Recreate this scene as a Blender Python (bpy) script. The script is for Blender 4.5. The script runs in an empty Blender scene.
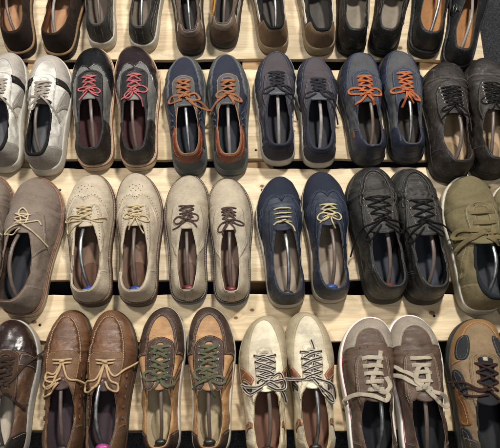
import bpy, math, random
import numpy as np
from mathutils.geometry import delaunay_2d_cdt
from mathutils import Vector
from mathutils.bvhtree import BVHTree

scene = bpy.context.scene
COL = scene.collection
MM = 0.001

# ------------------------------------------------------------------ basics
def srgb(h):
    h = h.lstrip('#')
    c = [int(h[i:i+2], 16) / 255 for i in (0, 2, 4)]
    return tuple(((x + .055) / 1.055) ** 2.4 if x > .04045 else x / 12.92 for x in c) + (1,)

def hashf(ix, iy, iz, seed):
    n = (ix * 374761393 + iy * 668265263 + iz * 2147483647 + seed * 1274126177) & 0xffffffff
    n = ((n ^ (n >> 13)) * 1274126177) & 0xffffffff
    return ((n ^ (n >> 16)) & 0xffff) / 65535.0 * 2 - 1

def noise3(x, y, z, seed=0):
    x, y, z = np.broadcast_arrays(np.asarray(x, float), np.asarray(y, float), np.asarray(z, float))
    ix, iy, iz = (np.floor(v).astype(np.int64) for v in (x, y, z))
    fx, fy, fz = x - ix, y - iy, z - iz
    fx, fy, fz = (f * f * (3 - 2 * f) for f in (fx, fy, fz))
    r = 0
    for dx in (0, 1):
        for dy in (0, 1):
            for dz in (0, 1):
                w = (fx if dx else 1 - fx) * (fy if dy else 1 - fy) * (fz if dz else 1 - fz)
                r = r + w * hashf(ix + dx, iy + dy, iz + dz, seed)
    return r

def smooth(x, a, b):
    t = np.clip((np.asarray(x, float) - a) / (b - a), 0, 1)
    return t * t * (3 - 2 * t)

def spline(pts, per=12, closed=False):
    """Catmull-Rom through pts (n,k)."""
    p = np.asarray(pts, float)
    n = len(p)
    out = []
    segs = n if closed else n - 1
    for i in range(segs):
        if closed:
            a, b, c, d = p[(i - 1) % n], p[i], p[(i + 1) % n], p[(i + 2) % n]
        else:
            b, c = p[i], p[i + 1]
            a = p[i - 1] if i else 2 * b - c
            d = p[i + 2] if i + 2 < n else 2 * c - b
        t = np.linspace(0, 1, per, endpoint=False)[:, None]
        out.append(.5 * (2 * b + (c - a) * t + (2 * a - 5 * b + 4 * c - d) * t ** 2 + (3 * b - a - 3 * c + d) * t ** 3))
    if not closed:
        out.append(p[-1:])
    return np.vstack(out)

def resample(p, n=None, step=None, closed=False):
    p = np.asarray(p, float)
    if closed: p = np.vstack([p, p[:1]])
    d = np.linalg.norm(np.diff(p, axis=0), axis=1)
    s = np.concatenate([[0], np.cumsum(d)])
    if n is None: n = max(3, int(round(s[-1] / step)) + 1)
    t = np.linspace(0, s[-1], n)
    r = np.stack([np.interp(t, s, p[:, k]) for k in range(p.shape[1])], 1)
    return r[:-1] if closed else r

def inside(poly, q):
    poly = np.asarray(poly); x, y = q[:, 0], q[:, 1]
    r = np.zeros(len(q), bool)
    x0, y0 = poly[:, 0], poly[:, 1]
    x1, y1 = np.roll(x0, -1), np.roll(y0, -1)
    for a, b, c, d in zip(x0, y0, x1, y1):
        if b == d: continue
        m = ((b > y) != (d > y)) & (x < (c - a) * (y - b) / (d - b) + a)
        r ^= m
    return r

def distpoly(poly, q):
    p = np.asarray(poly); p2 = np.roll(p, -1, 0)
    best = np.full(len(q), 1e9)
    for a, b in zip(p, p2):
        ab = b - a; L = (ab ** 2).sum() + 1e-12
        t = np.clip(((q - a) @ ab) / L, 0, 1)
        best = np.minimum(best, ((q - a - t[:, None] * ab) ** 2).sum(1))
    return np.sqrt(best)

def emptyobj(name, loc=(0, 0, 0), rz=0.0, parent=None):
    o = bpy.data.objects.new(name, None); COL.objects.link(o)
    o.empty_display_size = .05
    o.location = loc; o.rotation_euler = (0, 0, rz)
    if parent: o.parent = parent
    return o

def tag(o, label=None, cat=None, group=None, kind=None):
    if label: o['label'] = label
    if cat: o['category'] = cat
    if group: o['group'] = group
    if kind: o['kind'] = kind
    return o

def make(name, verts, faces, mats, parent=None, midx=None, smoothshade=True):
    me = bpy.data.meshes.new(name)
    me.from_pydata([tuple(map(float, v)) for v in verts], [], [tuple(map(int, f)) for f in faces])
    for m in (mats if isinstance(mats, (list, tuple)) else [mats]): me.materials.append(m)
    if midx is not None: me.polygons.foreach_set('material_index', np.asarray(midx, dtype=np.int32))
    if smoothshade: me.polygons.foreach_set('use_smooth', np.ones(len(faces), bool))
    me.update()
    o = bpy.data.objects.new(name, me); COL.objects.link(o)
    if parent: o.parent = parent
    return o

class Geo:
    """collects geometry with material indices"""
    def __init__(s): s.v = []; s.f = []; s.m = []; s.n = 0
    def add(s, v, f, mi=0):
        v = np.asarray(v, float)
        s.v.append(v)
        s.f += [tuple(int(i) + s.n for i in q) for q in f]
        s.m += ([mi] * len(f)) if np.isscalar(mi) else list(mi)
        s.n += len(v)
    def verts(s): return np.vstack(s.v)

# ------------------------------------------------------------------ materials
MATS = {}
def nodes(name):
    m = bpy.data.materials.new(name); m.use_nodes = True
    nt = m.node_tree; nt.nodes.clear()
    def N(t, **k):
        n = nt.nodes.new(t)
        for a, b in k.items():
            if a.startswith('i_'):
                n.inputs[a[2:].replace('_', ' ')].default_value = b
            else: setattr(n, a, b)
        return n
    L = nt.links.new
    out = N('ShaderNodeOutputMaterial'); bs = N('ShaderNodeBsdfPrincipled')
    L(bs.outputs[0], out.inputs[0])
    return m, N, L, bs

def mixc(N, L, fac, a, b, blend='MIX'):
    n = N('ShaderNodeMix', data_type='RGBA', blend_type=blend)
    for s, v in ((n.inputs[0], fac), (n.inputs[6], a), (n.inputs[7], b)):
        if hasattr(v, 'is_linked') or hasattr(v, 'links'): L(v, s)
        else: s.default_value = v
    return n.outputs[2]

def ramp(N, L, src, lo, hi, a=0.0, b=1.0):
    n = N('ShaderNodeMapRange'); n.clamp = True
    L(src, n.inputs[0])
    for i, v in zip((1, 2, 3, 4), (lo, hi, a, b)): n.inputs[i].default_value = v
    return n.outputs[0]

def coords(N, L):
    tc = N('ShaderNodeTexCoord'); oi = N('ShaderNodeObjectInfo')
    sc = N('ShaderNodeVectorMath', operation='ADD')
    mu = N('ShaderNodeMath', operation='MULTIPLY'); mu.inputs[1].default_value = 3.7
    L(oi.outputs['Random'], mu.inputs[0])
    L(tc.outputs['Object'], sc.inputs[0]); L(mu.outputs[0], sc.inputs[1])
    return sc.outputs[0]

def noise(N, L, co, scale, detail=4, rough=.55, stretch=None, dist=0):
    if stretch:
        mp = N('ShaderNodeMapping'); mp.inputs['Scale'].default_value = stretch
        L(co, mp.inputs[0]); co = mp.outputs[0]
    n = N('ShaderNodeTexNoise'); n.inputs['Scale'].default_value = scale
    n.inputs['Detail'].default_value = detail; n.inputs['Roughness'].default_value = rough
    n.inputs['Distortion'].default_value = dist
    L(co, n.inputs['Vector'])
    return n.outputs['Fac']

def bump(N, L, bs, chain):
    """chain: list of (height socket, strength, distance)"""
    prev = None
    for h, st, d in chain:
        b = N('ShaderNodeBump'); b.inputs['Strength'].default_value = st; b.inputs['Distance'].default_value = d
        L(h, b.inputs['Height'])
        if prev: L(prev, b.inputs['Normal'])
        prev = b.outputs[0]
    L(prev, bs.inputs['Normal'])

def mat(kind, hx, wear=.5):
    key = (kind, hx, wear)
    if key in MATS: return MATS[key]
    m, N, L, bs = nodes('%s_%s' % (kind, hx))
    c = srgb(hx); co = coords(N, L)
    lum = .3 * c[0] + .6 * c[1] + .1 * c[2]
    ks = .55 if c[2] > c[0] * 1.05 and kind not in ('plastic', 'stitch') else .88
    c = tuple(max(0, lum + (x - lum) * ks) for x in c[:3]) + (1,)
    def sh(k): return tuple(min(1, x * k) for x in c[:3]) + (1,)
    K = (1.0 if lum > .25 else .88)
    if kind in ('leather', 'gloss', 'waxed', 'suede', 'canvas', 'felt', 'mesh', 'lining'): c = sh(K)
    if kind in ('leather', 'gloss', 'waxed'):
        big = noise(N, L, co, 18, 5, .6); fine = noise(N, L, co, 160, 4, .6)
        col = mixc(N, L, ramp(N, L, big, .35, .68), sh(.58), sh(1.18))
        # scuffs: pale rubbed spots
        sc = noise(N, L, co, 55, 6, .7, stretch=(1, .45, 1), dist=.6)
        pale = tuple(x * .55 + .22 for x in c[:3]) + (1,)
        f = N('ShaderNodeMath', operation='MULTIPLY'); f.inputs[1].default_value = .75 * wear
        L(ramp(N, L, sc, .58, .74), f.inputs[0])
        col = mixc(N, L, f.outputs[0], col, pale)
        col = mixc(N, L, .22, col, sh(.55)) if False else col
        L(col, bs.inputs['Base Color'])
        lo, hi = {'gloss': (.2, .36), 'waxed': (.26, .44), 'leather': (.34, .62)}[kind]
        L(ramp(N, L, fine, .3, .7, lo, hi), bs.inputs['Roughness'])
        vo = N('ShaderNodeTexVoronoi'); vo.inputs['Scale'].default_value = 620; L(co, vo.inputs['Vector'])
        cr = noise(N, L, co, 48, 7, .72, stretch=(.35, 1.6, 1), dist=1.0)
        bump(N, L, bs, [(cr, {'leather': .95, 'waxed': .7, 'gloss': .15}[kind], .0026), (vo.outputs['Distance'], .22 if kind == 'leather' else .1, .0005)])
        bs.inputs['Specular IOR Level'].default_value = .5 if kind == 'leather' else .6
        if kind == 'gloss':
            bs.inputs['Coat Weight'].default_value = .15; bs.inputs['Coat Roughness'].default_value = .22
    elif kind == 'suede':
        big = noise(N, L, co, 22, 6, .65); nap = noise(N, L, co, 420, 3, .7); mid = noise(N, L, co, 75, 5, .7, dist=.5)
        col = mixc(N, L, ramp(N, L, big, .32, .68), sh(.62), sh(1.16))
        col = mixc(N, L, ramp(N, L, nap, .3, .75, 0, .6), col, sh(1.3))
        f = N('ShaderNodeMath', operation='MULTIPLY'); f.inputs[1].default_value = .85 * wear
        L(ramp(N, L, mid, .56, .72), f.inputs[0])
        col = mixc(N, L, f.outputs[0], col, sh(.6))
        L(col, bs.inputs['Base Color'])
        bs.inputs['Roughness'].default_value = .92; bs.inputs['Specular IOR Level'].default_value = .2
        bs.inputs['Sheen Weight'].default_value = .25; bs.inputs['Sheen Roughness'].default_value = .5
        bs.inputs['Sheen Tint'].default_value = sh(1.5)
        cr = noise(N, L, co, 55, 6, .7, stretch=(.4, 1.3, 1), dist=.7)
        bump(N, L, bs, [(cr, .7, .0028), (nap, .7, .0009)])
    elif kind in ('canvas', 'felt', 'mesh'):
        big = noise(N, L, co, 20, 5, .6); fl = noise(N, L, co, 500, 3, .8)
        col = mixc(N, L, ramp(N, L, big, .3, .7), sh(.75), sh(1.12))
        sp = {'felt': (.55, 1.7), 'canvas': (.78, 1.2), 'mesh': (.6, 1.35)}[kind]
        col = mixc(N, L, ramp(N, L, fl, .38, .66), mixc(N, L, .5, col, sh(sp[0])), mixc(N, L, .5, col, sh(sp[1])))
        L(col, bs.inputs['Base Color'])
        bs.inputs['Roughness'].default_value = .9; bs.inputs['Specular IOR Level'].default_value = .2
        w1 = N('ShaderNodeTexWave', bands_direction='X'); w1.inputs['Scale'].default_value = 260 if kind != 'mesh' else 150
        w2 = N('ShaderNodeTexWave', bands_direction='Y'); w2.inputs['Scale'].default_value = 260 if kind != 'mesh' else 150
        L(co, w1.inputs['Vector']); L(co, w2.inputs['Vector'])
        mx = N('ShaderNodeMath', operation='MAXIMUM'); L(w1.outputs['Fac'], mx.inputs[0]); L(w2.outputs['Fac'], mx.inputs[1])
        cr = noise(N, L, co, 60, 5, .7, stretch=(.5, 1.2, 1), dist=.5)
        bump(N, L, bs, [(cr, .6, .0024), (mx.outputs[0], .35, .0006), (fl, .3, .0005)])
    elif kind in ('rubber', 'lining'):
        big = noise(N, L, co, 30, 6, .65); dirt = noise(N, L, co, 90, 5, .7, stretch=(1, 1, 2.5))
        col = mixc(N, L, ramp(N, L, big, .3, .7), sh(.82), sh(1.08))
        dc = (c[0] * .45, c[1] * .42, c[2] * .38, 1)
        f = N('ShaderNodeMath', operation='MULTIPLY'); f.inputs[1].default_value = .75 * wear
        L(ramp(N, L, dirt, .5, .72), f.inputs[0])
        col = mixc(N, L, f.outputs[0], col, dc)
        L(col, bs.inputs['Base Color'])
        bs.inputs['Roughness'].default_value = .6 if kind == 'rubber' else .8
        bs.inputs['Specular IOR Level'].default_value = .35 if kind == 'rubber' else .2
        bump(N, L, bs, [(dirt, .3, .0012), (noise(N, L, co, 500, 2, .6), .25, .0004)])
    elif kind == 'lace':
        wv = N('ShaderNodeTexWave', wave_type='BANDS', bands_direction='DIAGONAL'); wv.inputs['Scale'].default_value = 330
        wv.inputs['Distortion'].default_value = 1.5
        L(co, wv.inputs['Vector'])
        big = noise(N, L, co, 60, 4, .6)
        col = mixc(N, L, ramp(N, L, big, .3, .7), sh(.78), sh(1.1))
        col = mixc(N, L, ramp(N, L, wv.outputs['Fac'], .2, .9, .35, 0), col, sh(.5))
        L(col, bs.inputs['Base Color'])
        bs.inputs['Roughness'].default_value = .85; bs.inputs['Specular IOR Level'].default_value = .25
        bump(N, L, bs, [(wv.outputs['Fac'], .6, .0007)])
    elif kind == 'stitch':
        bs.inputs['Base Color'].default_value = c; bs.inputs['Roughness'].default_value = .8
    elif kind == 'metal':
        big = noise(N, L, co, 60, 5, .6)
        L(mixc(N, L, ramp(N, L, big, .35, .7), sh(.6), sh(1.1)), bs.inputs['Base Color'])
        bs.inputs['Metallic'].default_value = .9
        L(ramp(N, L, big, .3, .7, .25, .45), bs.inputs['Roughness'])
    elif kind == 'plastic':
        big = noise(N, L, co, 60, 5, .6)
        L(mixc(N, L, ramp(N, L, big, .35, .7), sh(.75), sh(1.1)), bs.inputs['Base Color'])
        bs.inputs['Roughness'].default_value = .38
    MATS[key] = m
    return m

# ------------------------------------------------------------------ the shoe
RIGHT = [(0, 0), (17, 2.5), (29, 11), (35, 28), (37, 60), (37.5, 92), (40, 130), (44.5, 168), (47.5, 202), (45.5, 233), (38.5, 262), (27.5, 283), (12, 297)]
TOE = (-5, 301)
LEFTS = [(-20, 296), (-32, 283), (-41, 260), (-44.5, 232), (-44.5, 202), (-40, 168), (-35, 130), (-33, 92), (-34, 60), (-33, 28), (-27.5, 11), (-16, 2.5)]
NA = 320; NS = 56
A = np.arange(NA + 1) / NA
ECOORD = np.where(A <= .5, A * 2, 2 - 2 * A)

CUR = {'lean': 0.0, 'foot': 1}
class Shoe:
    def __init__(s, Zs=24, raise_=5, spring=7, seed=1, toe_round=1.0, front=158, ow=22.0, back=60, low=43, thr=60,
                 crease=1.0, dent=1.0, toeh=1.0, opn=0):
        s.Zs, s.raise_, s.spring, s.seed, s.front = Zs, raise_, spring, seed, front
        rng = random.Random(seed); s.rng = rng
        fl = -rng.uniform(0, 5)
        low += rng.uniform(-3, 3); back += rng.uniform(-3, 4); toeh *= rng.uniform(.94, 1.06); front += rng.uniform(-3, 3)
        s.front = front
        R = [(x * (1 if y < 230 else 1 + (toe_round - 1) * (y - 230) / 70), y) for x, y in RIGHT]
        Lf = [(x * (1 if y < 230 else 1 + (toe_round - 1) * (y - 230) / 70), y) for x, y in LEFTS]
        ctrl = np.array(R + [TOE] + Lf, float)
        ctrl[:, 0] += fl * np.clip((ctrl[:, 1] - 150) / 150, 0, 1) ** 2
        per = 16
        sp = spline(ctrl, per, True)
        it = per * len(R)
        h1 = resample(sp[:it + 1], NA // 2 + 1); h2 = resample(np.vstack([sp[it:], sp[:1]]), NA // 2 + 1)
        s.E = np.vstack([h1, h2[1:]])           # NA+1, closed
        f = front
        ow = ow + 5.0
        oc = np.array([(0, 7), (14, 10), (ow - 3.5, 26), (ow, 56), (ow, 90), (ow - 2.5, 120), (ow - 8.5, f - 14), (7.5, f - 2),
                       (0, f), (-7.5, f - 2), (-(ow - 8.5), f - 14), (-(ow - 2.5), 120), (-ow, 90), (-(ow - .5), 56), (-(ow - 4), 26), (-14, 10)], float)
        osp = spline(oc, per, True)
        oh1 = resample(osp[:per * 8 + 1], 400); oh2 = resample(np.vstack([osp[per * 8:], osp[:1]]), 400)
        oo = 1 - (1 - ECOORD) ** 1.45
        half = A <= .5
        tt = np.linspace(0, 1, 400)
        O = np.zeros((NA + 1, 2))
        for k in (0, 1):
            O[half, k] = np.interp(oo[half], tt, oh1[:, k])
            O[~half, k] = np.interp(1 - oo[~half], tt, oh2[:, k])
        s.O = O
        oy = O[:, 1]
        # rim height above feather line
        hz = np.interp(oy, [7, 22, 45, 75, 105, f - 20, f], [back, back * .97, low + (back - low) * .45, low, low + 2, thr - 5, thr])
        # ---- profile bezier per ray
        D = np.linalg.norm(O - s.E, axis=1)
        tau = smooth(ECOORD, .42, .82)
        P1 = np.stack([-2.0 + 0 * tau, (1 - tau) * .36 * hz + tau * 30 * toeh], 1)
        P2 = np.stack([(1 - tau) * .34 * D + tau * np.minimum(34, D * .42), (1 - tau) * .80 * hz + tau * 43 * toeh], 1)
        P3 = np.stack([D, hz], 1)
        t = np.linspace(0, 1, 80)[None, :, None]
        B = 3 * (1 - t) ** 2 * t * P1[:, None] + 3 * (1 - t) * t ** 2 * P2[:, None] + t ** 3 * P3[:, None]
        seg = np.linalg.norm(np.diff(B, axis=1), axis=2)
        cum = np.concatenate([np.zeros((NA + 1, 1)), np.cumsum(seg, 1)], 1)
        cum /= cum[:, -1:]
        S = np.linspace(0, 1, NS)
        RZ = np.zeros((NA + 1, NS, 2))
        for i in range(NA + 1):
            RZ[i, :, 0] = np.interp(S, cum[i], B[i, :, 0]); RZ[i, :, 1] = np.interp(S, cum[i], B[i, :, 1])
        u = (O - s.E) / D[:, None]
        T = np.zeros((NA + 1, NS, 3))
        T[..., :2] = s.E[:, None] + u[:, None] * RZ[..., :1]
        T[..., 2] = Zs + RZ[..., 1]
        # smooth laterally (closed)
        def lap(T, n):
            for _ in range(n):
                c = T[:-1]
                c2 = .5 * c + .25 * (np.roll(c, 1, 0) + np.roll(c, -1, 0))
                T = np.vstack([c2, c2[:1]])
            return T
        T[:, 1:] = lap(T, 4)[:, 1:]
        s.D = D
        lift = np.clip((T[..., 2] - Zs) / 60, 0, 1.3)
        s.lean = CUR['lean'] * CUR['foot']
        T[..., 0] += s.lean * lift + dent * 2.2 * lift * noise3(T[..., 1] * .016, seed * 1.7, 0, seed) * smooth(T[..., 1], 10, 60)
        T[..., 2] += dent * 1.6 * lift * noise3(T[..., 1] * .02, seed * 2.9, T[..., 0] * .02, seed + 1)
        T[-1] = T[0]
        T0 = s.warp(T)
        nr = s.normals(T0)
        X, Y, Z = T0[..., 0], T0[..., 1], T0[..., 2]
        SS = np.linspace(0, 1, NS)[None, :]
        edge = smooth(SS, 0, .12)
        flex = np.exp(-((Y - 222) / 24) ** 2) * edge * smooth(-SS, -1.0, -.72)
        k = seed * 7.3
        bend = Y + .12 * X + 6 * noise3(X * .03, k, 0, seed)
        cr = noise3(X * .018, bend * .145, k, seed) * .8 + noise3(X * .04, bend * .3, k + 5, seed) * .45
        dd = 3.9 * crease * flex * cr
        dd += dent * 2.0 * edge * noise3(X * .03, Y * .028, Z * .03 + k, seed + 3) * smooth(-SS, -1, -.8)
        dd += dent * .75 * edge * noise3(X * .09, Y * .07, Z * .08 + k, seed + 4)
        sag = smooth(ECOORD, .12, .3) * smooth(-ECOORD, -.6, -.42)
        dd += (dent * 1.5 * (sag[:, None]) * edge * noise3(X * .02, bend * .08, Z * .09 + k, seed + 9))
        dd[-1] = dd[0]
        s.T = T0 + nr * dd[..., None]
        # an unrolled chart whose rays have their true length, for even triangles
        arc = np.linalg.norm(np.diff(T0, axis=1), axis=2).sum(1)
        tg = np.roll(s.E[:-1], -1, 0) - np.roll(s.E[:-1], 1, 0); tg /= np.linalg.norm(tg, axis=1, keepdims=True)
        nn_ = np.stack([tg[:, 1], -tg[:, 0]], 1); nn_ = np.vstack([nn_, nn_[:1]])
        gr = np.maximum(0, arc - D)
        for _ in range(12): gr[:-1] = (gr[:-1] + np.roll(gr[:-1], 1) + np.roll(gr[:-1], -1)) / 3
        gr[-1] = gr[0]
        s.Ei = s.E + nn_ * gr[:, None]
        s.Nn = s.normals(s.T)
        s.Q = s.E[:, None] + (O - s.E)[:, None] * SS[..., None]
        s.geo = []        # (name, geo, mats)
        g = (np.arange(NA)[:, None] * NS + np.arange(NS - 1)[None]).ravel()
        s.bvh = BVHTree.FromPolygons([tuple(v) for v in s.T.reshape(-1, 3)], [(int(i), int(i + NS), int(i + NS + 1), int(i + 1)) for i in g])

    def warp(s, P):
        P = np.array(P, float)
        y = P[..., 1]
        P[..., 2] += s.raise_ * (1 - smooth(y, 60, 195)) + s.spring * np.clip((y - 215) / 85, 0, 1.1) ** 2
        return P

    def normals(s, T):
        c = T[:-1]
        da = np.roll(c, -1, 0) - np.roll(c, 1, 0)
        ds = np.gradient(c, axis=1)
        n = np.cross(da, ds)
        n /= np.linalg.norm(n, axis=-1, keepdims=True) + 1e-12
        return np.concatenate([n, n[:1]], 0)

    def inv(s, q, E_=None):
        """plan-like chart point -> (a, s)"""
        q = np.asarray(q, float)
        E_ = s.E if E_ is None else E_
        d = s.O - E_
        r = q[:, None, :] - E_[None]
        c = d[None, :, 0] * r[..., 1] - d[None, :, 1] * r[..., 0]
        ss = (r * d[None]).sum(-1) / (d ** 2).sum(-1)[None]
        ok = (c[:, :-1] <= 0) & (c[:, 1:] > 0)
        sm = .5 * (ss[:, :-1] + ss[:, 1:])
        pen = np.where(ok, np.abs(sm - np.clip(sm, 0, 1)), 1e3 + np.abs(c[:, :-1]) * 1e-3)
        i = pen.argmin(1)
        idx = np.arange(len(q))
        c0, c1 = c[idx, i], c[idx, i + 1]
        f = np.clip(-c0 / (c1 - c0 + 1e-12), 0, 1)
        sv = ss[idx, i] * (1 - f) + ss[idx, i + 1] * f
        return (i + f) / NA, np.clip(sv, 0, 1)

    def at(s, a, sv, off=0.0):
        a = np.mod(np.asarray(a, float), 1.0) * NA; sv = np.asarray(sv, float) * (NS - 1)
        i = np.minimum(a.astype(int), NA - 1); j = np.minimum(sv.astype(int), NS - 2)
        fa = (a - i)[:, None]; fs = (sv - j)[:, None]
        def bl(T): return (T[i, j] * (1 - fa) + T[i + 1, j] * fa) * (1 - fs) + (T[i, j + 1] * (1 - fa) + T[i + 1, j + 1] * fa) * fs
        n = bl(s.Nn); n /= np.linalg.norm(n, axis=1, keepdims=True) + 1e-12
        off = np.asarray(off, float)
        return bl(s.T) + n * (off[:, None] if off.ndim else off), n

    def atq(s, q, off=0.0):
        return s.at(*s.inv(q), off)

    def lerp(s, A_, a):
        a = np.mod(np.asarray(a, float), 1.0) * NA; i = np.minimum(a.astype(int), NA - 1); f = (a - i)[:, None]
        return A_[i] * (1 - f) + A_[i + 1] * f

    def es(s, side, e, sv):
        """chart point on a side (+1/-1), e heel->toe, sv sole->rim"""
        a = e / 2 if side > 0 else 1 - e / 2
        a = (a % 1.0) * NA; i = min(int(a), NA - 1); f = a - i
        E = s.E[i] * (1 - f) + s.E[i + 1] * f; O = s.O[i] * (1 - f) + s.O[i + 1] * f
        return tuple(E + (O - E) * sv)

    # ---- parts
    def part(s, name, mats):
        g = Geo(); s.geo.append((name, g, mats)); return g

    def base(s, m, name='upper'):
        g = s.part(name, [m])
        v = s.T[:-1].reshape(-1, 3)
        f = [(i * NS + j, ((i + 1) % NA) * NS + j, ((i + 1) % NA) * NS + j + 1, i * NS + j + 1) for i in range(NA) for j in range(NS - 1)]
        g.add(v, f)
        return g

    def lining(s, m, mi, zin=2, padhex=None):
        g = s.part('lining', [m])
        st = 2; js = list(range(0, NS, 3)) + [NS - 1]
        ia = list(range(0, NA, st))
        v = (s.T - s.Nn * 2.6)[ia][:, js]
        # keep the lining above the insole
        n, k = len(ia), len(js)
        f = [(i * k + j, i * k + j + 1, ((i + 1) % n) * k + j + 1, ((i + 1) % n) * k + j) for i in range(n) for j in range(k - 1)]
        g.add(v.reshape(-1, 3), f)
        # insole, a slightly dished sheet
        gi = s.part('insole', [mi])
        E = s.E[:-1][::2]; c = np.array([0., 0.])
        rings = []
        for f_ in (.97, .8, .6, .4, .2, .03):
            cy = np.clip(E[:, 1], 28, 262)
            cen = np.stack([np.interp(cy, [0, 90, 200, 300], [0, 1, 2, -2]), cy], 1)
            p = cen + (E - cen) * f_
            z = s.Zs + zin + 2.2 * f_ ** 3 + 0 * p[:, 0]
            z = z + .5 * noise3(p[:, 0] * .06, p[:, 1] * .05, s.seed, 5)
            rings.append(np.column_stack([p, z]))
        s.loft(gi, [s.warp(r) for r in rings], cap_end=True, flip=True)
        if not padhex: return
        gp = s.part('heel_pad', [mat('lining', padhex, .5)])
        rings = []
        for f_ in (.84, .81, .5, .1):
            cy = 52; cen = np.array([.5, 58.])
            an = np.linspace(0, 2 * math.pi, 40, endpoint=False)
            p = np.column_stack([cen[0] + 25 * f_ * np.cos(an), cen[1] + 42 * f_ * np.sin(an) * (1 - .12 * np.sin(an))])
            rings.append(s.warp(np.column_stack([p, np.full(40, s.Zs + zin + (1.9 if f_ < .83 else .6) + 0 * an)])))
        s.loft(gp, rings, cap_end=True)

    def loft(s, g, rings, mi=0, cap_start=False, cap_end=False, flip=False):
        n = len(rings[0]); v = np.vstack(rings); f = []; mm = []
        for k in range(len(rings) - 1):
            for i in range(n):
                j = (i + 1) % n
                q = (k * n + i, k * n + j, (k + 1) * n + j, (k + 1) * n + i)
                f.append(q if flip else q[::-1]); mm.append(mi if np.isscalar(mi) else mi[k])
        if cap_start: f.append(tuple(range(n)) if not flip else tuple(range(n))[::-1]); mm.append(mm[0])
        if cap_end:
            q = tuple((len(rings) - 1) * n + i for i in range(n)); f.append(q if flip else q[::-1]); mm.append(mm[-1])
        g.add(v, f, mm)

    def eout(s, off, z, step=2, wob=0):
        E = s.E[:-1][::step]
        t = np.roll(E, -1, 0) - np.roll(E, 1, 0); t /= np.linalg.norm(t, axis=1, keepdims=True)
        n = np.stack([t[:, 1], -t[:, 0]], 1)
        p = E + n * off
        if wob: p = p + n * (wob * noise3(E[:, 0] * .06, E[:, 1] * .06, s.seed, 11))[:, None]
        return s.warp(np.column_stack([p, np.full(len(p), float(z))]))

    def sole(s, kind, m, m2=None, stitch=None, stripe=None, ext=0.0):
        Z = s.Zs
        m2 = m2 or m
        if kind == 'cup':
            g = s.part('sole', [m])
            stripe and s.eout(0, 0)
            prof = [(-4, Z + 2), (.5, Z + 4.5), (2.6 + ext, Z + 4), (3.6 + ext, Z + 1.5), (4.2 + ext, Z - 5), (4.6 + ext, 9), (4.4 + ext, 6)]
            s.loft(g, [s.eout(o, z) for o, z in prof])
            go = s.part('outsole', [m2])
            s.loft(go, [s.eout(o, z) for o, z in [(4.4 + ext, 6), (4.9 + ext, 4.5), (4.2 + ext, 0), (-6, 0)]], cap_end=True)
            if stripe:
                gs = s.part('foxing_stripe', [stripe])
                s.loft(gs, [s.eout(o, z) for o, z in [(.0, Z + 4.0), (.2, Z + 5.3), (1.3, Z + 5.4), (1.6, Z + 4.2)]])
        elif kind == 'chunk':   # trainers: sculpted midsole
            g = s.part('sole', [m])
            prof = [(-4, Z + 1), (.8, Z + 3), (2.2 + ext, Z + 1.5), (2.0 + ext, Z - 2), (4.6 + ext, Z - 7), (5.4 + ext, 9), (4.6 + ext, 7)]
            s.loft(g, [s.eout(o, z, wob=.8) for o, z in prof])
            go = s.part('outsole', [m2])
            s.loft(go, [s.eout(o, z) for o, z in [(4.6 + ext, 7), (5.6 + ext, 5.5), (4.6 + ext, 0), (-6, 0)]], cap_end=True)
        else:                   # welted
            g = s.part('welt', [m] + ([stitch] if stitch else []))
            s.loft(g, [s.eout(o, z) for o, z in [(-4, Z + .8), (4.2 + ext, Z + 1.2), (5.2 + ext, Z + .4), (5.3 + ext, Z - 2.5)]])
            if stitch:
                a = np.arange(0, 1, 1 / 150.)
                ring = resample(s.eout(2.9 + ext * .5, Z + 1.55, 1), step=4.2, closed=True)
                s.dashes(g, ring, np.tile([0, 0, 1.], (len(ring), 1)), 1, closed=True, w=.9)
            go = s.part('outsole', [m2])
            s.loft(go, [s.eout(o, z) for o, z in [(5.0 + ext, Z - 2.5), (5.6 + ext, Z - 3.2), (5.2 + ext, 0), (-6, 0)]], cap_end=True)
            if s.raise_ > 8:    # heel block
                gh = s.part('heel', [m2])
                E = s.eout(4.6 + ext, 0, 2)
                half = len(E) // 2
                sel = [p for p in np.vstack([E[half:], E[:half]]) if p[1] < 78]
                top = np.array(sel)
                bot = top.copy(); bot[:, 2] = 0
                bot[:, :2] *= .97
                s.loft(gh, [top, bot], cap_start=True, cap_end=True)

    def dashes(s, g, P, Nn, mi, closed=False, w=.8, h=.45, fill=.72):
        """stitches between consecutive points"""
        P = np.asarray(P); n = len(P)
        idx = range(n if closed else n - 1)
        B = np.roll(P, -1, 0)
        V = []; F = []; c = 0
        for i in idx:
            a, b = P[i], B[i]
            d = b - a; L = np.linalg.norm(d)
            if L < 1e-6 or L > 12: continue
            d /= L; nn = Nn[i]; sd = np.cross(d, nn); sd /= np.linalg.norm(sd) + 1e-9
            m = (a + b) / 2; hl = L * fill / 2
            for x, y, z in ((-1, -1, 0), (1, -1, 0), (1, 1, 0), (-1, 1, 0), (-.7, -.5, 1), (.7, -.5, 1), (.7, .5, 1), (-.7, .5, 1)):
                V.append(m + d * x * hl + sd * y * w / 2 + nn * z * h)
            F += [(c + 4, c + 5, c + 6, c + 7), (c, c + 1, c + 5, c + 4), (c + 1, c + 2, c + 6, c + 5), (c + 2, c + 3, c + 7, c + 6), (c + 3, c, c + 4, c + 7)]
            c += 8
        if V: g.add(V, F, mi)

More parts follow.
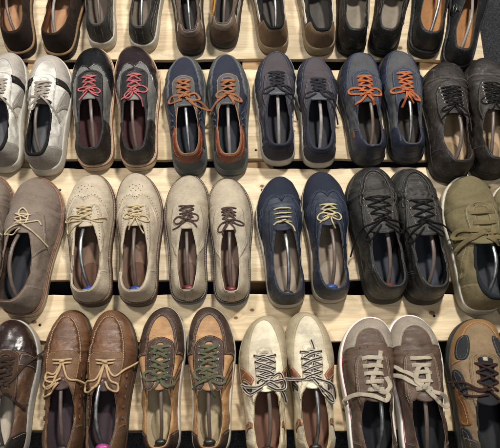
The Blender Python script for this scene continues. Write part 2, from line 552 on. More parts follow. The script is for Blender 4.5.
    def patch(s, name, poly, m, off=1.0, stitch=None, inset=2.2, sp=2.3, double=False, perf=None, raw=False, keep=None, skipO=True):
        """raised panel of the upper, outline = closed polygon in the chart"""
        poly = np.asarray(poly, float)
        if not raw:
            qd = resample(poly, step=.4, closed=True)
            P3, _ = s.atq(qd, 0)
            d3 = np.linalg.norm(np.diff(P3, axis=0), axis=1); dq = np.linalg.norm(np.diff(qd, axis=0), axis=1)
            cm = np.concatenate([[0], np.cumsum(np.maximum(d3, dq * .5))])
            n_ = max(8, int(cm[-1] / 2.5)); t_ = np.linspace(0, cm[-1], n_, endpoint=False)
            poly = np.stack([np.interp(t_, cm, qd[:, k]) for k in (0, 1)], 1)
        E = s.E[:-1]; O = s.O[:-1]
        pa, ps = s.inv(poly)
        lo, hi = poly.min(0) - 4, poly.max(0) + 4
        up = lambda a, sv: s.lerp(s.Ei, a) * (1 - sv[:, None]) + s.lerp(s.O, a) * sv[:, None]
        back = lambda a, sv: s.lerp(s.E, a) * (1 - sv[:, None]) + s.lerp(s.O, a) * sv[:, None]
        pin = (ps > 1e-4) & (ps < 1 - 1e-4)
        use = pin | np.roll(pin, 1) | np.roll(pin, -1)
        num = np.cumsum(use) - 1
        pp = up(pa, ps)
        pts = [pp[use]]; n = int(use.sum()); edges = []
        for i in range(len(poly)):
            j = (i + 1) % len(poly)
            if use[i] and use[j] and (pin[i] or pin[j]): edges.append((int(num[i]), int(num[j])))
        segs = [(pts[0][a_], pts[0][b_]) for a_, b_ in edges]
        ar = np.arange(0, NA, 1.0) / NA
        for sv in (0.0, 1.0):
            aa = ar[::2] if sv == 0 else ar[::3]
            Lq = back(aa, np.full(len(aa), sv))
            ok = ((Lq > lo) & (Lq < hi)).all(1); mp = {}
            for i in np.nonzero(ok)[0]: mp[i] = n; n += 1
            pts.append(up(aa, np.full(len(aa), sv))[ok])
            for i in list(mp):
                j = (i + 1) % len(aa)
                if j in mp: edges.append((mp[i], mp[j]))
        js = np.arange(1, NS - 1, 3); ga = []; gs = []
        for k, j in enumerate(js):
            a_ = np.arange((k % 2) * 1, NA, 2 if j < NS * .6 else 4) / NA
            ga.append(a_); gs.append(np.full(len(a_), j / (NS - 1.0)))
        ga = np.concatenate(ga); gs = np.concatenate(gs)
        Gq = back(ga, gs)
        m_ = ((Gq > lo) & (Gq < hi)).all(1); ga, gs, Gq = ga[m_], gs[m_], Gq[m_]
        m_ = inside(poly, Gq); ga, gs = ga[m_], gs[m_]
        G = up(ga, gs)
        if len(G):
            G = G + np.random.RandomState(s.seed).uniform(-.03, .03, G.shape)
            best = np.full(len(G), 1e9)
            for p_, q_ in segs:
                ab = q_ - p_; t_ = np.clip(((G - p_) @ ab) / ((ab ** 2).sum() + 1e-12), 0, 1)
                best = np.minimum(best, ((G - p_ - t_[:, None] * ab) ** 2).sum(1))
            G = G[best > .49]
        allp = np.vstack(pts + [G])
        res = delaunay_2d_cdt([Vector((float(p[0]), float(p[1]))) for p in allp], edges, [], 0, 1e-4)
        V = np.array([tuple(v) for v in res[0]]); F = np.array([f for f in res[2] if len(f) == 3])
        a, sv = s.inv(V, s.Ei)
        ci = V[F].mean(1)
        ca, cs = s.inv(ci, s.Ei)
        k = inside(poly, back(ca, cs)) & inside(s.Ei[:-1], ci) & ~inside(O, ci)
        ar_ = np.abs(np.cross(V[F[:, 1]] - V[F[:, 0]], V[F[:, 2]] - V[F[:, 0]]))
        k &= ar_ > 1e-3
        F = F[k]
        if not len(F): return None
        used = np.unique(F); rm = -np.ones(len(V), int); rm[used] = np.arange(len(used))
        V = V[used]; F = rm[F]; a = a[used]; sv = sv[used]
        P, Nr = s.at(a, sv, off)
        # boundary skirt
        cnt = {}
        for f in F:
            for i in range(3):
                e = (f[i], f[(i + 1) % 3]); cnt[e] = 1
        bd = [e for e in cnt if (e[1], e[0]) not in cnt]
        bv = sorted({i for e in bd for i in e}); mp = {v: len(V) + k for k, v in enumerate(bv)}
        low = P[bv] - Nr[bv] * (off + .6)
        # round the border a little
        P[bv] -= Nr[bv] * min(.35, off * .4)
        faces = [tuple(f) for f in F] + [(e[1], e[0], mp[e[0]], mp[e[1]]) for e in bd]
        mats = [m] + ([stitch] if stitch else []) + ([perf] if perf else [])
        g = s.part(name, mats)
        g.add(np.vstack([P, low]), faces)
        if stitch:
            for ins in ([inset, inset + 2.4] if double else [inset]):
                s.stitchline(g, poly, off, 1, ins)
        if perf: s.perfs(g, poly, off, len(mats) - 1)
        return g

    def offsetpoly(s, poly, d):
        t = np.roll(poly, -1, 0) - np.roll(poly, 1, 0); t /= np.linalg.norm(t, axis=1, keepdims=True) + 1e-9
        n = np.stack([-t[:, 1], t[:, 0]], 1)
        ar = (poly[:, 0] * np.roll(poly[:, 1], -1) - poly[:, 1] * np.roll(poly[:, 0], -1)).sum()
        return poly + n * d * (1 if ar > 0 else -1)

    def stitchline(s, g, poly, off, mi, inset, step=3.0):
        p = s.offsetpoly(poly, inset)
        ok = (distpoly(poly, p) > inset * .8) & inside(s.E[:-1], p) & ~inside(s.O[:-1], p) & (distpoly(s.E[:-1], p) > 2.5) & (distpoly(s.O[:-1], p) > 1.2)
        n = len(p)
        if ok.all(): runs = [np.vstack([p, p[:1]])]
        else:
            st = int(np.nonzero(~ok)[0][0]); runs = []; cur = []
            for i in range(n + 1):
                j = (st + i) % n
                if ok[j]: cur.append(p[j])
                else:
                    if len(cur) > 2: runs.append(np.array(cur))
                    cur = []
        for r in runs:
            s.stitch(g, r, off, mi, step)

    def stitch(s, g, line, off, mi, step=3.0, w=.8):
        r = resample(line, step=.8)
        P, Nr = s.atq(r, off + .1)
        P3 = resample(np.hstack([P, Nr]), step=step)
        s.dashes(g, P3[:, :3], P3[:, 3:], mi, w=w)

    def perfs(s, g, poly, off, mi):
        for ins, step, r in ((4.6, 6.0, 1.25),):
            p = resample(s.offsetpoly(poly, ins), step=step, closed=True)
            ok = (distpoly(poly, p) > ins * .85) & inside(s.E[:-1], p) & ~inside(s.O[:-1], p) & (distpoly(s.E[:-1], p) > 3)
            p = p[ok]
            if len(p): s.dots(g, p, off, mi, r)

    def dots(s, g, q, off, mi, r=1.2):
        P, Nr = s.atq(q, off + .12)
        for c, n in zip(P, Nr):
            u = np.cross(n, (0, 1, 0.)); u /= np.linalg.norm(u) + 1e-9; w = np.cross(n, u)
            k = 7; an = np.arange(k) * 2 * math.pi / k
            g.add(c + r * (np.cos(an)[:, None] * u + np.sin(an)[:, None] * w), [tuple(range(k))[::-1]], mi)

    def collar(s, m, r=2.2, e_from=0.0, name='collar', flat=.8):
        """rolled or bound rim round the opening"""
        g = s.part(name, [m])
        P = s.T[:-1, -1][::2]; Nr = s.Nn[:-1, -1][::2]; n = len(P)
        C = P - Nr * 1.4
        t = np.roll(C, -1, 0) - np.roll(C, 1, 0); t /= np.linalg.norm(t, axis=1, keepdims=True)
        up = s.T[:-1, -1][::2] - s.T[:-1, -3][::2]; up /= np.linalg.norm(up, axis=1, keepdims=True)
        sd = np.cross(t, up)
        # thinner towards the throat
        e = ECOORD[:-1][::2]; rr = r * .9 * (1 - .55 * smooth(e, .62, .8))
        rr = rr * (1 + .07 * noise3(C[:, 0] * .09, C[:, 1] * .09, s.seed, 8))
        rings = []
        k = 10
        for j in range(k):
            an = 2 * math.pi * j / k
            rings.append(C + sd * (np.cos(an) * rr * flat)[:, None] + up * (np.sin(an) * rr * 1.15)[:, None])
        v = np.stack(rings, 1).reshape(-1, 3)
        f = [(i * k + j, i * k + (j + 1) % k, ((i + 1) % n) * k + (j + 1) % k, ((i + 1) % n) * k + j) for i in range(n) for j in range(k)]
        g.add(v, f)

    def tongue(s, m, up=10, length=32, w=20, thick=3.2, stitch=None, tilt=0, lean=0.0, start=None):
        """the free tip of the tongue standing over the opening"""
        g = s.part('tongue', [m] + ([stitch] if stitch else []))
        w = w * 1.12
        y0 = (start or s.front) + 10; nu, nv = 15, 13
        a0, _ = s.atq(np.array([[0, s.front + 8.0]]), 0)
        z0 = a0[0, 2] - 1.5
        u = np.linspace(-1, 1, nu); v = np.linspace(0, 1, nv)
        top = np.zeros((nv, nu, 3))
        for i, vv in enumerate(v):
            ww = w * (.62 + .38 * smooth(vv, 0, .6)) * (1 - .30 * smooth(vv, .78, 1.02))
            for j, uu in enumerate(u):
                yy = y0 - length * vv * (1 - .10 * uu * uu * vv)
                zz = z0 + up * vv ** 1.4 - (6 + 3 * vv) * uu * uu
                zz += .7 * noise3(uu * 1.3, vv * 2.5, s.seed, 2)
                top[i, j] = (uu * ww + tilt * vv, yy, zz)
        ed = np.ones((nv, nu)) * 1.0
        ed[:, 0] = ed[:, -1] = .25; ed[-1] = .3; ed[:, 1] = ed[:, -2] = np.minimum(ed[:, 1], .8); ed[-2] = np.minimum(ed[-2], .85)
        hi = top.copy(); hi[..., 2] += thick / 2 * ed; lo = top.copy(); lo[..., 2] -= thick / 2 * ed
        V = np.vstack([hi.reshape(-1, 3), lo.reshape(-1, 3)]); F = []
        o = nu * nv
        for i in range(nv - 1):
            for j in range(nu - 1):
                a = i * nu + j
                F.append((a, a + nu, a + nu + 1, a + 1)); F.append((o + a, o + a + 1, o + a + nu + 1, o + a + nu))
        for j in range(nu - 1):
            a = (nv - 1) * nu + j; F.append((a, o + a, o + a + 1, a + 1))
            F.append((j, j + 1, o + j + 1, o + j))
        for i in range(nv - 1):
            a = i * nu; F.append((a, o + a, o + a + nu, a + nu))
            a = i * nu + nu - 1; F.append((a, a + nu, o + a + nu, o + a))
        g.add(V, F)
        if stitch:
            ln = []
            for j in range(1, nu - 1): ln.append(hi[-3, j])
            s.dashes(g, resample(np.array(ln), step=3.0), np.tile([0, 0, 1.], (60, 1)), 1)
        s.tt = hi
        s.tbvh = BVHTree.FromPolygons([tuple(v) for v in hi.reshape(-1, 3)], [(i * nu + j, (i + 1) * nu + j, (i + 1) * nu + j + 1, i * nu + j + 1) for i in range(nv - 1) for j in range(nu - 1)])

    # ---- laces
    def ribbon(s, g, P, w=4.5, t=1.5, mi=0, mi2=None, roundness=False, ups=None, twist=0):
        P = resample(spline(P, 8), step=1.9 if not roundness else 2.0)
        n = len(P)
        if n < 3: return
        T = np.gradient(P, axis=0); T /= np.linalg.norm(T, axis=1, keepdims=True) + 1e-9
        up = np.tile([0, 0, 1.], (n, 1)) if ups is None else ups
        sd = np.cross(T, up)
        l = np.linalg.norm(sd, axis=1, keepdims=True)
        sd = np.where(l > .2, sd / (l + 1e-9), 0)
        for i in range(1, n):
            if not sd[i].any(): sd[i] = sd[i - 1]
            if sd[i] @ sd[i - 1] < 0 and False: sd[i] = -sd[i]
        sd[~sd.any(1)] = (1, 0, 0)
        # smooth frame
        for _ in range(3): sd[1:-1] = .5 * sd[1:-1] + .25 * (sd[:-2] + sd[2:])
        sd /= np.linalg.norm(sd, axis=1, keepdims=True) + 1e-9
        nn = np.cross(sd, T)
        if not roundness:
            ph = s.rng.uniform(0, 9)
            an = .38 * noise3(np.arange(n) * .13 + ph, 0, s.seed, 77) + twist
            sd, nn = sd * np.cos(an)[:, None] + nn * np.sin(an)[:, None], nn * np.cos(an)[:, None] - sd * np.sin(an)[:, None]
        k = 10
        an = np.arange(k) * 2 * math.pi / k
        cx = np.sign(np.cos(an)) * np.abs(np.cos(an)) ** .75; cz = np.sign(np.sin(an)) * np.abs(np.sin(an)) ** .8
        if roundness: cx, cz = np.cos(an), np.sin(an)
        wv = 1 + (.08 if not roundness else .02) * noise3(np.arange(n) * .3, s.seed, 1, 5)
        V = P[:, None] + sd[:, None] * (cx[None, :, None] * (w / 2) * wv[:, None, None]) + nn[:, None] * (cz[None, :, None] * t / 2)
        F = []; M = []
        for i in range(n - 1):
            for j in range(k):
                F.append((i * k + j, (i + 1) * k + j, (i + 1) * k + (j + 1) % k, i * k + (j + 1) % k)); 
                M.append(mi if mi2 is None or j not in (1, 2, 3, 6, 7, 8) else (mi2 if j in (2, 7) else (mi2 if j in (1, 3, 6, 8) and False else mi)))
        F.append(tuple(range(k))); F.append(tuple((n - 1) * k + j for j in range(k))[::-1]); M += [mi, mi]
        g.add(V.reshape(-1, 3), F, M)

    def height(s, x, y):
        h = s.bvh.ray_cast(Vector((float(x), float(y), 300)), Vector((0, 0, -1)))
        z = h[0].z if h[0] is not None else 0.0
        if getattr(s, 'tbvh', None):
            k = s.tbvh.ray_cast(Vector((float(x), float(y), 300)), Vector((0, 0, -1)))
            if k[0] is not None: return max(z, k[0].z)
        return z

    def drape(s, pts, lift=2.4, zk=None, slope=1.15, z_in=None):
        """lay a plan polyline over the shoe"""
        p = resample(spline(np.asarray(pts, float), 8), step=3.0)
        O = s.O[:-1]; ino = inside(O, p)
        z = np.array([s.height(*q) for q in p]) + lift
        rim = s.T[:-1, -1]
        for i in np.nonzero(ino)[0]:
            z[i] = max(s.Zs + s.raise_ + 44, z[i] if z[i] > s.Zs + 40 else 0)
        if zk is not None: z[0] = max(z[0], zk)
        # bridge gaps: envelope with a limited slope
        for i in range(1, len(z)): z[i] = max(z[i], z[i - 1] - slope * 3.0)
        for i in range(len(z) - 2, -1, -1): z[i] = max(z[i], z[i + 1] - slope * 3.0)
        for _ in range(3):
            zz = z.copy(); zz[1:-1] = .5 * z[1:-1] + .25 * (z[:-2] + z[2:]); z = np.maximum(z, zz)
        return np.column_stack([p, z])

    def eyelets(s, n, y0, y1, x0, x1):
        ys = np.linspace(y0, y1, n); xs = np.linspace(x0, x1, n)
        return [(x, y) for x, y in zip(xs, ys)]

    def lace(s, m, n=5, y0=None, y1=None, x0=13, x1=15, w=4.6, t=1.5, style='cross', rnd=False, m2=None, off=1.6,
             strands='bow', eyemat=None, eyer=2.7, size=1.0, hooks=False, knot=True, mirror=1):
        f = s.front
        y0 = y0 or f + 4; y1 = y1 or f + 44
        g = s.part('laces', [m] + ([m2] if m2 else []))
        mi2 = 1 if m2 else None
        x0, x1, w, t = x0 * 1.1, x1 * 1.12, w * (1.12 if rnd else 1.22), t * (1.1 if rnd else .7)
        y1 = y1 + (f - 165) * .35
        ev = s.eyelets(n, y0, y1, x0, x1)
        rng = s.rng
        if eyemat:
            ge = s.part('eyelets', [eyemat, mat('rubber', '0a0908', .1)])
            for sx in (-1, 1):
                for x, y in ev:
                    P, Nr = s.atq(np.array([[sx * x, y]]), off + .2)
                    c, nrm = P[0], Nr[0]
                    uu = np.cross(nrm, (0, 1, 0.)); uu /= np.linalg.norm(uu); ww = np.cross(nrm, uu)
                    k = 12; an = np.arange(k) * 2 * math.pi / k
                    rings = []
                    for rr, hh in ((eyer * 1.1, -.6), (eyer, .7), (eyer * .75, .9), (eyer * .5, .2)):
                        rings.append(c + rr * (np.cos(an)[:, None] * uu + np.sin(an)[:, None] * ww) + nrm * hh)
                    s.loft(ge, rings, flip=False)
                    ge.add(rings[-1], [tuple(range(k))[::-1]], 1)
        def bar(qa, qb, h0, h1, bow=0.0):
            k = 9; tt = np.linspace(0, 1, k)
            q = np.array([(qa[0] + (qb[0] - qa[0]) * t_, qa[1] + (qb[1] - qa[1]) * t_ + bow * math.sin(math.pi * t_)) for t_ in tt])
            lift = off + .9 + h0 * np.sin(math.pi * tt) + h1 * np.sin(2 * math.pi * tt)
            lift[0] = lift[-1] = off - .6; 
            P, Nr = s.atq(q, lift)
            s.ribbon(g, P, w, t, 0, mi2, rnd)
        for i in range(n):
            x, y = ev[i]
            j = lambda: rng.uniform(-1.6, 1.6)
            if style == 'bar' or i == n - 1:
                bar((-x, y), (x, y), 2.2, 0, rng.uniform(-1.5, 1.5))
            if style == 'cross' and i < n - 1:
                x2, y2 = ev[i + 1]
                bar((-x2, y2 + j() * .4), (x, y + j()), 1.8 + rng.uniform(-.5, .9), .5, rng.uniform(-.5, 3))
                bar((x2, y2 + j() * .4), (-x, y + j()), 3.4 + rng.uniform(-.3, 1.6), -.5, rng.uniform(-.5, 3))
        # bow
        kx, ky = (rng.uniform(-2, 2), y0 - 1)
        P, Nr = s.atq(np.array([[kx, ky + 3]]), off + 4.2)
        K = P[0]
        if strands == 'bow':
            def loop(sx, L, ang, wd):
                ca, sa = math.cos(ang), math.sin(ang)
                raw = [(0, 0), (L * .35, wd * .55), (L * .75, wd * .62), (L, 0.1 * wd), (L * .78, -wd * .5), (L * .35, -wd * .4), (1, -.5)]
                return [(K[0] + sx * (x * ca - y * sa), K[1] + (x * sa + y * ca)) for x, y in raw]
            def end(sx, L, ang, cv):
                ca, sa = math.cos(ang), math.sin(ang)
                raw = [(0, 0), (L * .3, cv * .6), (L * .65, cv), (L, cv * .2)]
                return [(K[0] + sx * (x * ca - y * sa), K[1] + (x * sa + y * ca)) for x, y in raw]
            r = rng.uniform
            st = [loop(-1, r(24, 40) * size, r(-.9, .5), r(8, 17)), loop(1, r(24, 40) * size, r(-.9, .5), r(8, 17)),
                  end(-1, r(24, 46) * size, r(-1.3, -.5), r(-6, 6)), end(1, r(24, 46) * size, r(-1.3, -.4), r(-6, 6))]
        else:
            st = []
            for c in strands:
                st.append([(K[0] if p is None else p[0] * CUR['foot'], K[1] if p is None else p[1] + f - 165) for i, p in enumerate(c)])
        for i, p in enumerate(st):
            d = s.drape(p, lift=1.6 + off + .7 * (i % 3), zk=K[2] + .4 * i)
            s.ribbon(g, d, w, t, 0, mi2, rnd)
        if knot and strands != []:
            # the knot: a short strap over a bundle
            q = [K + np.array(v) for v in ((-3.2, 1.5, -1.2), (-2.2, .6, 1.6), (0, -.2, 2.6), (2.2, -.9, 1.6), (3.2, -1.5, -1.2))]
            s.ribbon(g, np.array(q), w * 1.1, t * 1.5, 0, mi2, rnd)
            q = [K + np.array(v) for v in ((-4.5, 0, 0), (0, .5, .6), (4.5, 0, 0))]
            s.ribbon(g, np.array(q), w * 1.0, t * 2.0, 0, mi2, rnd)

    # ---- output
    def emit(s, root, sx, sy, mir):
        first = {}
        for name, g, mats in s.geo:
            if not g.v: continue
            V = g.verts() * MM
            V[:, 0] *= sx * mir; V[:, 1] *= sy; V[:, 2] *= (sx + sy) / 2
            F = g.f if mir > 0 else [f[::-1] for f in g.f]
            par = root
            if name in ('outsole', 'heel', 'foxing_stripe') and ('sole' in first or 'welt' in first): par = first.get('sole') or first.get('welt')
            if name == 'eyelets' and 'eyestay' in first: par = first['eyestay']
            o = make(name, V, F, mats, par, g.m)
            first.setdefault(name, o)
# ================================================================== camera
TH = math.radians(68.9); FPX = 694.0; DC = 1.595
CAM = np.array([0.0, -DC * math.cos(TH), DC * math.sin(TH)])
def pix(px, py, z=0.0):
    v = np.array([(px - 250) / FPX, (224 - py) / FPX, -1.0])
    b = math.pi / 2 - TH
    d = np.array([v[0], v[1] * math.cos(b) - v[2] * math.sin(b), v[1] * math.sin(b) + v[2] * math.cos(b)])
    k = (z - CAM[2]) / d[2]
    return CAM + d * k
def ppm(p):     # pixels per metre (across) at a point
    f = np.array([0, math.cos(TH), -math.sin(TH)])
    return FPX / ((np.asarray(p) - CAM) @ f)

cam = bpy.data.cameras.new('camera'); co_ = bpy.data.objects.new('camera', cam); COL.objects.link(co_)
cam.sensor_width = 36; cam.lens = FPX / 500 * 36; cam.clip_end = 50
co_.location = CAM; co_.rotation_euler = (math.pi / 2 - TH, 0, 0)
scene.camera = co_

# ================================================================== light
w = bpy.data.worlds.new('World'); scene.world = w; w.use_nodes = True
w.node_tree.nodes['Background'].inputs[0].default_value = (1, .96, .91, 1)
w.node_tree.nodes['Background'].inputs[1].default_value = .085
def area(name, loc, target, size, power, col):
    l = bpy.data.lights.new(name, 'AREA'); l.shape = 'DISK'; l.size = size; l.energy = power; l.color = col
    o = bpy.data.objects.new(name, l); COL.objects.link(o); o.location = loc
    o.rotation_euler = (Vector(target) - Vector(loc)).to_track_quat('-Z', 'Y').to_euler()
area('ceiling_lamp', (.55, 1.25, 2.6), (0, 0, 0), .26, 66, (1, .96, .90))
area('ceiling_lamp', (-1.2, .75, 2.6), (0, 0, 0), .34, 32, (1, .97, .92))
area('ceiling_lamp', (.3, -1.4, 2.9), (0, 0, 0), 1.0, 11, (.95, .97, 1))
scene.view_settings.view_transform = 'Standard'; scene.view_settings.look = 'None'
scene.view_settings.exposure = 0.36; scene.view_settings.gamma = 1

# ================================================================== wood
def woodmat(name, hx, knots=(), seed=0, dark=1.0):
    m, N, L, bs = nodes(name)
    c = srgb(hx)
    def sh(k, r=1.0, g=1.0, b=1.0): return (c[0] * k * r, c[1] * k * g, c[2] * k * b, 1)
    tc = N('ShaderNodeTexCoord')
    ad = N('ShaderNodeVectorMath', operation='ADD'); ad.inputs[1].default_value = (seed * 3.1, seed * 1.7, 0)
    L(tc.outputs['Object'], ad.inputs[0]); co = ad.outputs[0]
    kd = None
    for (kx, ky, r) in knots:
        sb = N('ShaderNodeVectorMath', operation='SUBTRACT'); sb.inputs[1].default_value = (kx, ky, 0)
        L(tc.outputs['Object'], sb.inputs[0])
        sc = N('ShaderNodeVectorMath', operation='MULTIPLY'); sc.inputs[1].default_value = (.75 / r, 1.0 / r, 0); L(sb.outputs[0], sc.inputs[0])
        ln = N('ShaderNodeVectorMath', operation='LENGTH'); L(sc.outputs[0], ln.inputs[0])
        if kd is None: kd = ln.outputs['Value']
        else:
            mn = N('ShaderNodeMath', operation='MINIMUM'); L(kd, mn.inputs[0]); L(ln.outputs['Value'], mn.inputs[1]); kd = mn.outputs[0]
    # grain: warped bands that swing round the knots
    wob = noise(N, L, co, 5, 3, .5, stretch=(.5, 2.2, 1))
    sp = N('ShaderNodeSeparateXYZ'); L(co, sp.inputs[0])
    yy = N('ShaderNodeMath', operation='MULTIPLY_ADD'); yy.inputs[1].default_value = .055; L(wob, yy.inputs[0]); L(sp.outputs['Y'], yy.inputs[2])
    ysock = yy.outputs[0]
    if kd is not None:
        ke = ramp(N, L, kd, .6, 4.5, .016, 0)
        a2 = N('ShaderNodeMath', operation='ADD'); L(ysock, a2.inputs[0]); L(ke, a2.inputs[1]); ysock = a2.outputs[0]
    cx = N('ShaderNodeCombineXYZ'); 
    xs = N('ShaderNodeMath', operation='MULTIPLY'); xs.inputs[1].default_value = .06; L(sp.outputs['X'], xs.inputs[0])
    L(xs.outputs[0], cx.inputs[0]); L(ysock, cx.inputs[1])
    n1 = noise(N, L, cx.outputs[0], 70, 4, .6)
    n2 = noise(N, L, cx.outputs[0], 420, 3, .7)
    big = noise(N, L, co, 4, 4, .6, stretch=(.6, 1.6, 1))
    col = mixc(N, L, ramp(N, L, n1, .42, .62), sh(1.06), sh(.70, 1, .92, .80))
    col = mixc(N, L, ramp(N, L, n2, .42, .66, 0, .5), col, sh(.68, 1, .9, .75))
    col = mixc(N, L, ramp(N, L, big, .35, .7, 0, .55), col, sh(.80, 1, .95, .86))
    st = noise(N, L, co, 12, 6, .75, dist=.6)
    col = mixc(N, L, ramp(N, L, st, .53, .72, 0, .75), col, sh(.5, 1, .93, .85))
    sm = noise(N, L, co, 2.2, 3, .6)
    col = mixc(N, L, ramp(N, L, sm, .48, .68, 0, .45), col, (c[0] * .62, c[1] * .60, c[2] * .55, 1))
    if kd is not None:
        kn = noise(N, L, co, 130, 3, .6)
        k2 = N('ShaderNodeMath', operation='MULTIPLY_ADD'); k2.inputs[1].default_value = .9; L(kn, k2.inputs[0]); L(kd, k2.inputs[2])
        col = mixc(N, L, ramp(N, L, k2.outputs[0], .8, 3.2, .55, 0), col, sh(.55, 1, .78, .55))
        col = mixc(N, L, ramp(N, L, k2.outputs[0], 1.1, 1.5, .85, 0), col, (.085, .04, .018, 1))
    L(col, bs.inputs['Base Color'])
    bs.inputs['Roughness'].default_value = .72; bs.inputs['Specular IOR Level'].default_value = .25
    bump(N, L, bs, [(n1, .35, .0015), (n2, .4, .0008), (st, .25, .0015)])
    return m

def board(name, parent, x0, x1, y0, y1, ztop, th, m, seed, rough=.0021):
    nx, ny = 90, 10
    xs = np.linspace(x0, x1, nx); ys = np.linspace(0, 1, ny)
    ya = y0 + rough * noise3(xs * 9, seed, 0, 1) + rough * .6 * noise3(xs * 45, seed, 0, 2)
    yb = y1 + rough * noise3(xs * 9, seed, 5, 1) + rough * .6 * noise3(xs * 45, seed, 5, 2)
    G = np.zeros((ny, nx, 3))
    for i, t in enumerate(ys):
        G[i, :, 0] = xs; G[i, :, 1] = ya + (yb - ya) * t
        e = min(t, 1 - t)
        G[i, :, 2] = ztop + .0007 * noise3(xs * 7, t * 4, seed, 3) - .0015 * (e < 1e-6)
    G[1, :, 1] = ya + .0022; G[-2, :, 1] = yb - .0022
    lo = G.copy(); lo[..., 2] = ztop - th
    V = np.vstack([G.reshape(-1, 3), lo.reshape(-1, 3)]); o = nx * ny; F = []
    for i in range(ny - 1):
        for j in range(nx - 1):
            a = i * nx + j
            F.append((a, a + 1, a + nx + 1, a + nx)); F.append((o + a, o + a + nx, o + a + nx + 1, o + a + 1))
    for j in range(nx - 1):
        F.append((j, o + j, o + j + 1, j + 1)); a = (ny - 1) * nx + j; F.append((a, a + 1, o + a + 1, o + a))
    for i in range(ny - 1):
        a = i * nx; F.append((a, a + nx, o + a + nx, o + a)); a += nx - 1; F.append((a, o + a, o + a + nx, a + nx))
    ob = make(name, V, F, m, parent)
    me = ob.data
    me.set_sharp_from_angle(angle=math.radians(40))
    return ob

FLOOR = -.145
Y = lambda py: pix(250, py)[1]
m, N, L, bs = nodes('dark_carpet')
co = N('ShaderNodeTexCoord').outputs['Object']
n1 = noise(N, L, co, 260, 4, .8); n2 = noise(N, L, co, 40, 4, .6)
c1 = mixc(N, L, ramp(N, L, n1, .42, .68), (.006, .006, .007, 1), (.085, .085, .095, 1))
L(mixc(N, L, ramp(N, L, n2, .3, .7, 0, .5), c1, (.02, .02, .022, 1)), bs.inputs['Base Color'])
bs.inputs['Roughness'].default_value = .95
bump(N, L, bs, [(n1, .9, .003)])
fl = make('floor', [(-3, -2.5, FLOOR), (3, -2.5, FLOOR), (3, 3, FLOOR), (-3, 3, FLOOR)], [(0, 1, 2, 3)], m, None, smoothshade=False)
tag(fl, kind='structure')

def nail(parent, px, py, mm=.0032, hole=False):
    c = pix(px, py); k = 12
    c = c - np.array(parent.matrix_basis.translation)
    an = np.arange(k) * 2 * math.pi / k
    V = []
    for r, z in ((1.0, .0006), (.8, .0012), (.3, .0013)):
        V += [(c[0] + mm * r * math.cos(a), c[1] + mm * r * math.sin(a), z) for a in an]
    F = [(r * k + i, r * k + (i + 1) % k, (r + 1) * k + (i + 1) % k, (r + 1) * k + i) for r in range(2) for i in range(k)] + [tuple(2 * k + i for i in range(k))]
    make('nail', V, F, mat('metal', '3a3430'), parent)

def pallet(label, xc, hw, boards, strg, seed, nails):
    yc = Y(boards[0][1]) if boards[0][1] < 1000 else 0
    r = emptyobj('pallet', (xc, Y(boards[-1][1]), 0))
    tag(r, label, 'pallet', 'pine pallets under the shoes')
    ox, oy = xc, Y(boards[-1][1])
    ys = []
    for k, (pa, pb, hx, knots) in enumerate(boards):
        y1, y0 = Y(pa), Y(pb); ys += [y0, y1]
        kn = [(pix(a, b)[0] - ox, pix(a, b)[1] - oy, rr) for a, b, rr in knots]
        mm_ = woodmat('pine_board', hx, kn, seed + k * 2.3)
        board('board', r, -hw, hw, y0 - oy, y1 - oy, 0, .013, mm_, seed + k)
    sm = woodmat('pine_stringer', 'a88a66', (), seed + 9)
    for sx, wd in strg:
        board('stringer', r, sx - ox - wd / 2, sx - ox + wd / 2, min(ys) - oy + .004, max(ys) - oy - .004, -.0135, .109, sm, seed + 20 + sx)
    for (a, b) in nails: nail(r, a, b)
    return r

xs = lambda px, py: float(pix(px, py)[0])
cx_ = xs(258, 224)
hwp = xs(480, 30) - cx_
pallet('upper pale pine pallet carrying the three back rows of shoes', cx_ - .07, hwp + .07,
       [(-60, 59, 'e8d6b8', ((400, 48, .006), (28, 20, .005))),
        (69.5, 159, 'e4d1b0', ((330, 80, .006), (14, 66, .006), (60, 76, .008))),
        (168, 280.5, 'ead8ba', ((18, 195, .0065), (262, 186, .0045), (488, 188, .006), (60, 215, .004), (150, 240, .006), (383, 300, .004)))],
       [(xs(41, 62), .075), (cx_, .075), (xs(433, 62), .06)], 3, [(262, 190), (60, 190), (488, 178), (432, 150), (20, 150), (256, 150)])
pallet('lower pale pine pallet under the front row of shoes', cx_ - .05, hwp + .08,
       [(294.5, 341, 'e8d5b4', ((34, 322, .005), (236, 318, .004), (432, 313, .006), (320, 330, .004), (252, 310, .004))),
        (364, 430, 'e3ceab', ((132, 380, .005), (345, 410, .005)))],
       [(xs(38, 350), .055), (xs(132, 350), .03), (xs(262, 287), .05), (xs(345, 352), .012)], 11, [(40, 325), (434, 316), (262, 335), (130, 372)])

# ================================================================== design helpers
def EL(cx, cy, rx, ry, a0, a1, n=24):
    a = np.radians(np.linspace(a0, a1, n)); return [(cx + rx * math.cos(t), cy + ry * math.sin(t)) for t in a]
def smoothpoly(p, per=6): return spline(np.array(p, float), per, True)
def half(p):     # open polyline, left side mirrored to the right
    return p + [(-x, y) for x, y in p[::-1]]

